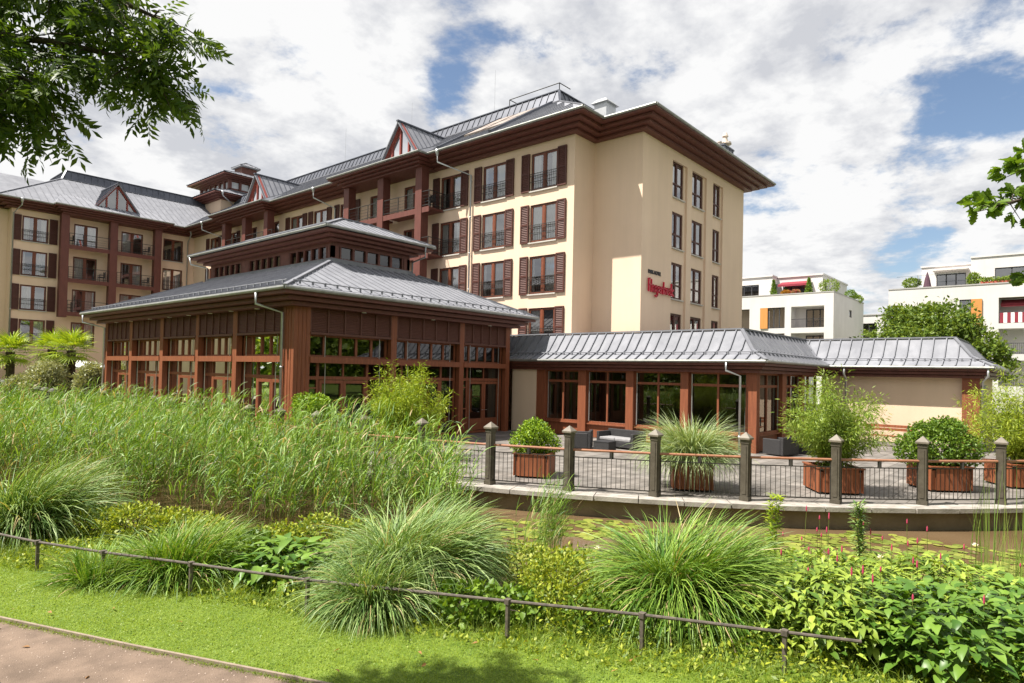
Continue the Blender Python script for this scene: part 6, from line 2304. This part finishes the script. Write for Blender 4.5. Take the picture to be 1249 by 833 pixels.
# ------------------------------------------------------------------ overhanging trees near the camera
def near_branches():
    # left: a pinnate leaved tree whose trunk stands outside the frame
    tx, ty = rf(-8.2, 3.2)
    root = thing('overhanging_tree', 'tree outside the left edge whose dark leafy boughs hang into the top corner', 'tree', (tx, ty, -.25))
    m = MB()
    m.tube([(tx, ty, -.4), (tx + .05, ty, 2.5), (tx, ty + .1, 5.4), (tx, ty, 8.5)], .30, 12, .14)
    def P3(r, f, z): return np.array([*rf(r, f), z])
    boughs = [
        [P3(-8.2, 3.2, 4.8), P3(-6.2, 4.4, 5.45), P3(-4.8, 5.0, 5.38), P3(-3.7, 5.2, 5.35), P3(-2.95, 5.3, 5.22)],
        [P3(-8.2, 3.2, 5.4), P3(-6.0, 4.6, 6.1), P3(-4.6, 5.1, 5.98), P3(-3.5, 5.3, 5.85), P3(-2.95, 5.35, 5.62)],
        [P3(-8.2, 3.2, 4.3), P3(-6.2, 4.3, 5.15), P3(-5.0, 4.8, 5.14), P3(-4.2, 4.95, 5.04), P3(-3.7, 5.0, 4.92)],
        [P3(-8.2, 3.2, 6.2), P3(-6.2, 4.8, 6.9), P3(-4.9, 5.3, 6.75), P3(-4.0, 5.6, 6.55)],
        [P3(-8.2, 3.2, 4.0), P3(-6.4, 4.2, 4.9), P3(-5.2, 4.7, 4.98), P3(-4.4, 4.8, 4.93), P3(-4.05, 4.9, 4.86)],
        [P3(-8.2, 3.2, 6.8), P3(-6.6, 3.0, 7.4), P3(-4.8, 3.2, 7.0), P3(-3.4, 3.6, 6.6)],
        [P3(-8.2, 3.2, 6.2), P3(-6.2, 3.9, 6.5), P3(-4.2, 4.2, 6.3), P3(-2.6, 4.3, 6.3)],
    ]
    LP, LA, LN, LS = [], [], [], []
    for bi, b in enumerate(boughs):
        b = np.array(b)
        m.tube([tuple(p) for p in b], .065, 7, .012)
        seg = len(b) - 1
        ntw = (80, 70, 46, 60, 40, 70, 70)[bi]
        for k in range(ntw):
            t = RNG.uniform(.2, 1.0) * seg
            i = min(int(t), seg - 1); f = t - i
            c = b[i] * (1 - f) + b[i + 1] * f
            ang = RNG.uniform(0, 6.28)
            along = b[i + 1] - b[i]; along /= np.linalg.norm(along)
            d = along * RNG.uniform(.3, 1.0) + rdir(1)[0] * .75 + np.array([0, 0, -.12])
            d /= np.linalg.norm(d)
            Lt = RNG.uniform(.22, .55)
            e = c + d * Lt + np.array([0, 0, -.06])
            m.tube([tuple(c), tuple((c + e) / 2 + np.array([0, 0, .03])), tuple(e)], .008, 4, .003)
            # compound leaves along the twig
            for q in range(6):
                w = RNG.uniform(.3, 1.0)
                o = c + (e - c) * w
                rd = d * .6 + rdir(1)[0] * .8 + np.array([0, 0, -.45]); rd /= np.linalg.norm(rd)
                sd = np.cross(rd, rdir(1, 1.0)[0]); sd /= np.linalg.norm(sd)
                up = np.cross(sd, rd)
                Lr = RNG.uniform(.16, .26)
                for z in range(4):
                    g = o + rd * Lr * (.3 + .7 * z / 4) 
                    for sg in (-1, 1):
                        LP.append(g); LA.append(sd * sg + rd * .7 - up * .1); LN.append(up + rdir(1)[0] * .3); LS.append(RNG.uniform(.07, .11))
                LP.append(o + rd * Lr); LA.append(rd); LN.append(up); LS.append(RNG.uniform(.07, .10))
    LP, LA, LN, LS = map(np.array, (LP, LA, LN, LS))
    V, F = leaves(LP, LA, LN, LS, LS * .34, .2, 2)
    link('foliage', fast_mesh('foliage', V, F), L_TREE, root)
    m.build('trunk', BARK, root, True)
    # right: lobed oak leaves
    tx, ty = rf(6.2, 3.0)
    root = thing('oak_tree', 'oak outside the right edge with lobed bright leaves reaching into the picture', 'tree', (tx, ty, -.25))
    m = MB()
    m.tube([(tx, ty, -.4), (tx, ty, 2.4), (tx + .1, ty, 5.5)], .24, 12, .13)
    boughs = [[P3(6.2, 3.0, 3.3), P3(4.6, 3.6, 3.95), P3(3.7, 3.9, 3.96), P3(3.2, 4.0, 3.92), P3(3.0, 4.05, 3.86)],
              [P3(6.2, 3.0, 3.0), P3(4.7, 3.6, 3.6), P3(3.7, 3.95, 3.55), P3(3.32, 4.05, 3.46)],
              [P3(6.2, 3.0, 3.8), P3(4.8, 3.6, 4.35), P3(3.8, 3.9, 4.25), P3(3.2, 4.0, 4.12)]]
    ol = [(0, 0), (.06, .05), (.10, .16), (.22, .12), (.27, .28), (.42, .2), (.50, .36), (.64, .24), (.74, .34), (.86, .18), (.95, .14), (1.0, 0)]
    outline = [(a, b) for a, b in ol] + [(a, -b) for a, b in ol[-2:0:-1]]
    lm = MB()
    for bi, b in enumerate(boughs):
        b = np.array(b)
        m.tube([tuple(p) for p in b], .03, 6, .006)
        seg = len(b) - 1
        for k in range(96 if bi == 0 else 62):
            t = RNG.uniform(.08, 1.0) ** .75 * seg
            i = min(int(t), seg - 1); f = t - i
            c = b[i] * (1 - f) + b[i + 1] * f
            d = rdir(1)[0] * .9 + (b[i + 1] - b[i]); d[2] *= .7; d /= np.linalg.norm(d)
            e = c + d * RNG.uniform(.05, .17)
            m.tube([tuple(c), tuple(e)], .004, 4, .002)
            for q in range(5):
                ax = d + rdir(1)[0] * 1.0; ax /= np.linalg.norm(ax)
                sd = np.cross(ax, rdir(1, .8)[0]); sd /= np.linalg.norm(sd); up = np.cross(sd, ax)
                L_ = RNG.uniform(.055, .095)
                pts = [tuple(e + ax * L_ * a_ + sd * L_ * b_ * .85 + up * L_ * (abs(b_) * .35 - .18 * a_ * a_)) for a_, b_ in outline]
                mid = [tuple(e + ax * L_ * a_ - up * L_ * .18 * a_ * a_) for a_ in (.0, .5, 1.0)]
                n0 = len(pts)
                half = len(ol)
                lm.add(pts[:half] + [mid[1]], [tuple(list(range(half)) + [half])])
                lm.add([pts[0]] + [mid[1]] + pts[half - 1:], [tuple(range(len(pts) - half + 3))])
    lm.build('foliage', L_OAK, root)
    m.build('trunk', BARK, root, True)


near_branches()


def park_trees():
    """trees of the park behind the photographer, mirrored in the glass"""
    g = 'park trees behind the path'
    spots = [(-13, -9), (4, -16), (-20, 2), (16, -20), (-26, 14), (27, -16), (-17, 30), (-10, 46), (-26, 44), (-16, 62), (-34, 30), (36, -20), (44, -10), (52, -22), (30, -32), (-8, 84)]
    where = ['opposite the pavilion front', 'behind the camera to the right', 'opposite the reed bed', 'opposite the low wing', 'at the bend of the path', 'beyond the right end of the railing',
             'left of the pond', 'opposite the far end of the pavilion', 'second row left of the pond', 'opposite the hotel wing', 'back row left of the pond', 'right of the terrace', 'behind the right end of the terrace',
             'far to the right of the terrace', 'back row to the right', 'beyond the hotel wing']
    for (x, y), lab in zip(spots, where):
        h = RNG.uniform(1.15, 1.6); q = RNG.uniform(1.1, 1.5)
        broad_tree('park_tree', 'park tree ' + lab + ', outside the picture', (x, y, -.25), 3.0,
                   [(0, 0, 5.5 * h, 3.6 * q, 3.4), (2.6 * q, 1, 4.2 * h, 2.8 * q, 2.6), (-2.4 * q, -1.4, 4.4 * h, 2.9 * q, 2.7), (.5, -2.4 * q, 6.8 * h, 2.4 * q, 2.2), (-.8, 2.4 * q, 6.4 * h, 2.5 * q, 2.3), (0, 3, 3.4 * h, 2.6 * q, 2.2), (0, -3, 3.2 * h, 2.6 * q, 2.2)], 5200, .75, L_FAR, g)


park_trees()


def woodland():
    n = 30000
    # unseen belt behind the viewpoint, added to cover low sky in the glass reflections
    a = math.atan2(FW[1], FW[0]) + RNG.uniform(math.radians(56), math.radians(304), n)
    d = RNG.uniform(95, 112, n)
    prof = 11 + 3 * np.sin(a * 17) + 2 * np.sin(a * 41 + 1)
    z = prof * RNG.uniform(0, 1, n) ** .8
    pos = np.stack([d * np.cos(a), d * np.sin(a), z], -1)
    s_ = RNG.uniform(1.2, 2.4, n)
    V, F = quadleaves(pos, rdir(n), rdir(n, .3), s_, s_ * .7)
    stuff('woodland', fast_mesh('woodland', V, F), L_FAR, 'unseen tree belt added behind the viewpoint to block low sky in reflections', 'woodland')


woodland()


# ------------------------------------------------------------------ balcony chairs
def balcony_chairs():
    g = 'dark chairs on the hotel balconies'
    places = [((17.25, 65.7, 13.02), 'dark chair on the top wing balcony left of the left door'), ((19.75, 65.8, 10.12), 'dark chair on the second wing balcony at its right end'),
              ((23.4, 65.8, 13.02), 'dark chair on the top right wing balcony'), ((23.4, 65.8, 10.12), 'dark chair on the second right wing balcony'),
              ((17.3, 65.8, 7.22), 'dark chair on the lowest left wing balcony'), ((27.2, 30.5, 13.02), 'dark chair at the near end of the main front balcony'),
              ((27.3, 35.4, 13.02), 'dark chair on the main front balcony beyond the middle post')]
    for loc, lab in places:
        root = thing('balcony_chair', lab, 'chair', loc, g)
        x, y, z = loc
        MB().box(x - .24, x + .24, y - .24, y + .24, z + .42, z + .46).build('seat', DFRAME, root)
        m = MB()
        for k in range(4): m.box(x + .20, x + .235, y - .23, y + .23, z + .52 + k * .1, z + .59 + k * .1)
        m.build('backrest', DFRAME, root)
        m = MB()
        for sx in (-1, 1):
            for sy in (-1, 1): m.box(x + sx * .22 - .02, x + sx * .22 + .02, y + sy * .22 - .02, y + sy * .22 + .02, z, z + (.95 if sx > 0 else .66))
            m.box(x - .24, x + .24, y + sx * .24 - .025, y + sx * .24 + .025, z + .64, z + .67)
        m.build('frame', DFRAME, root)


balcony_chairs()
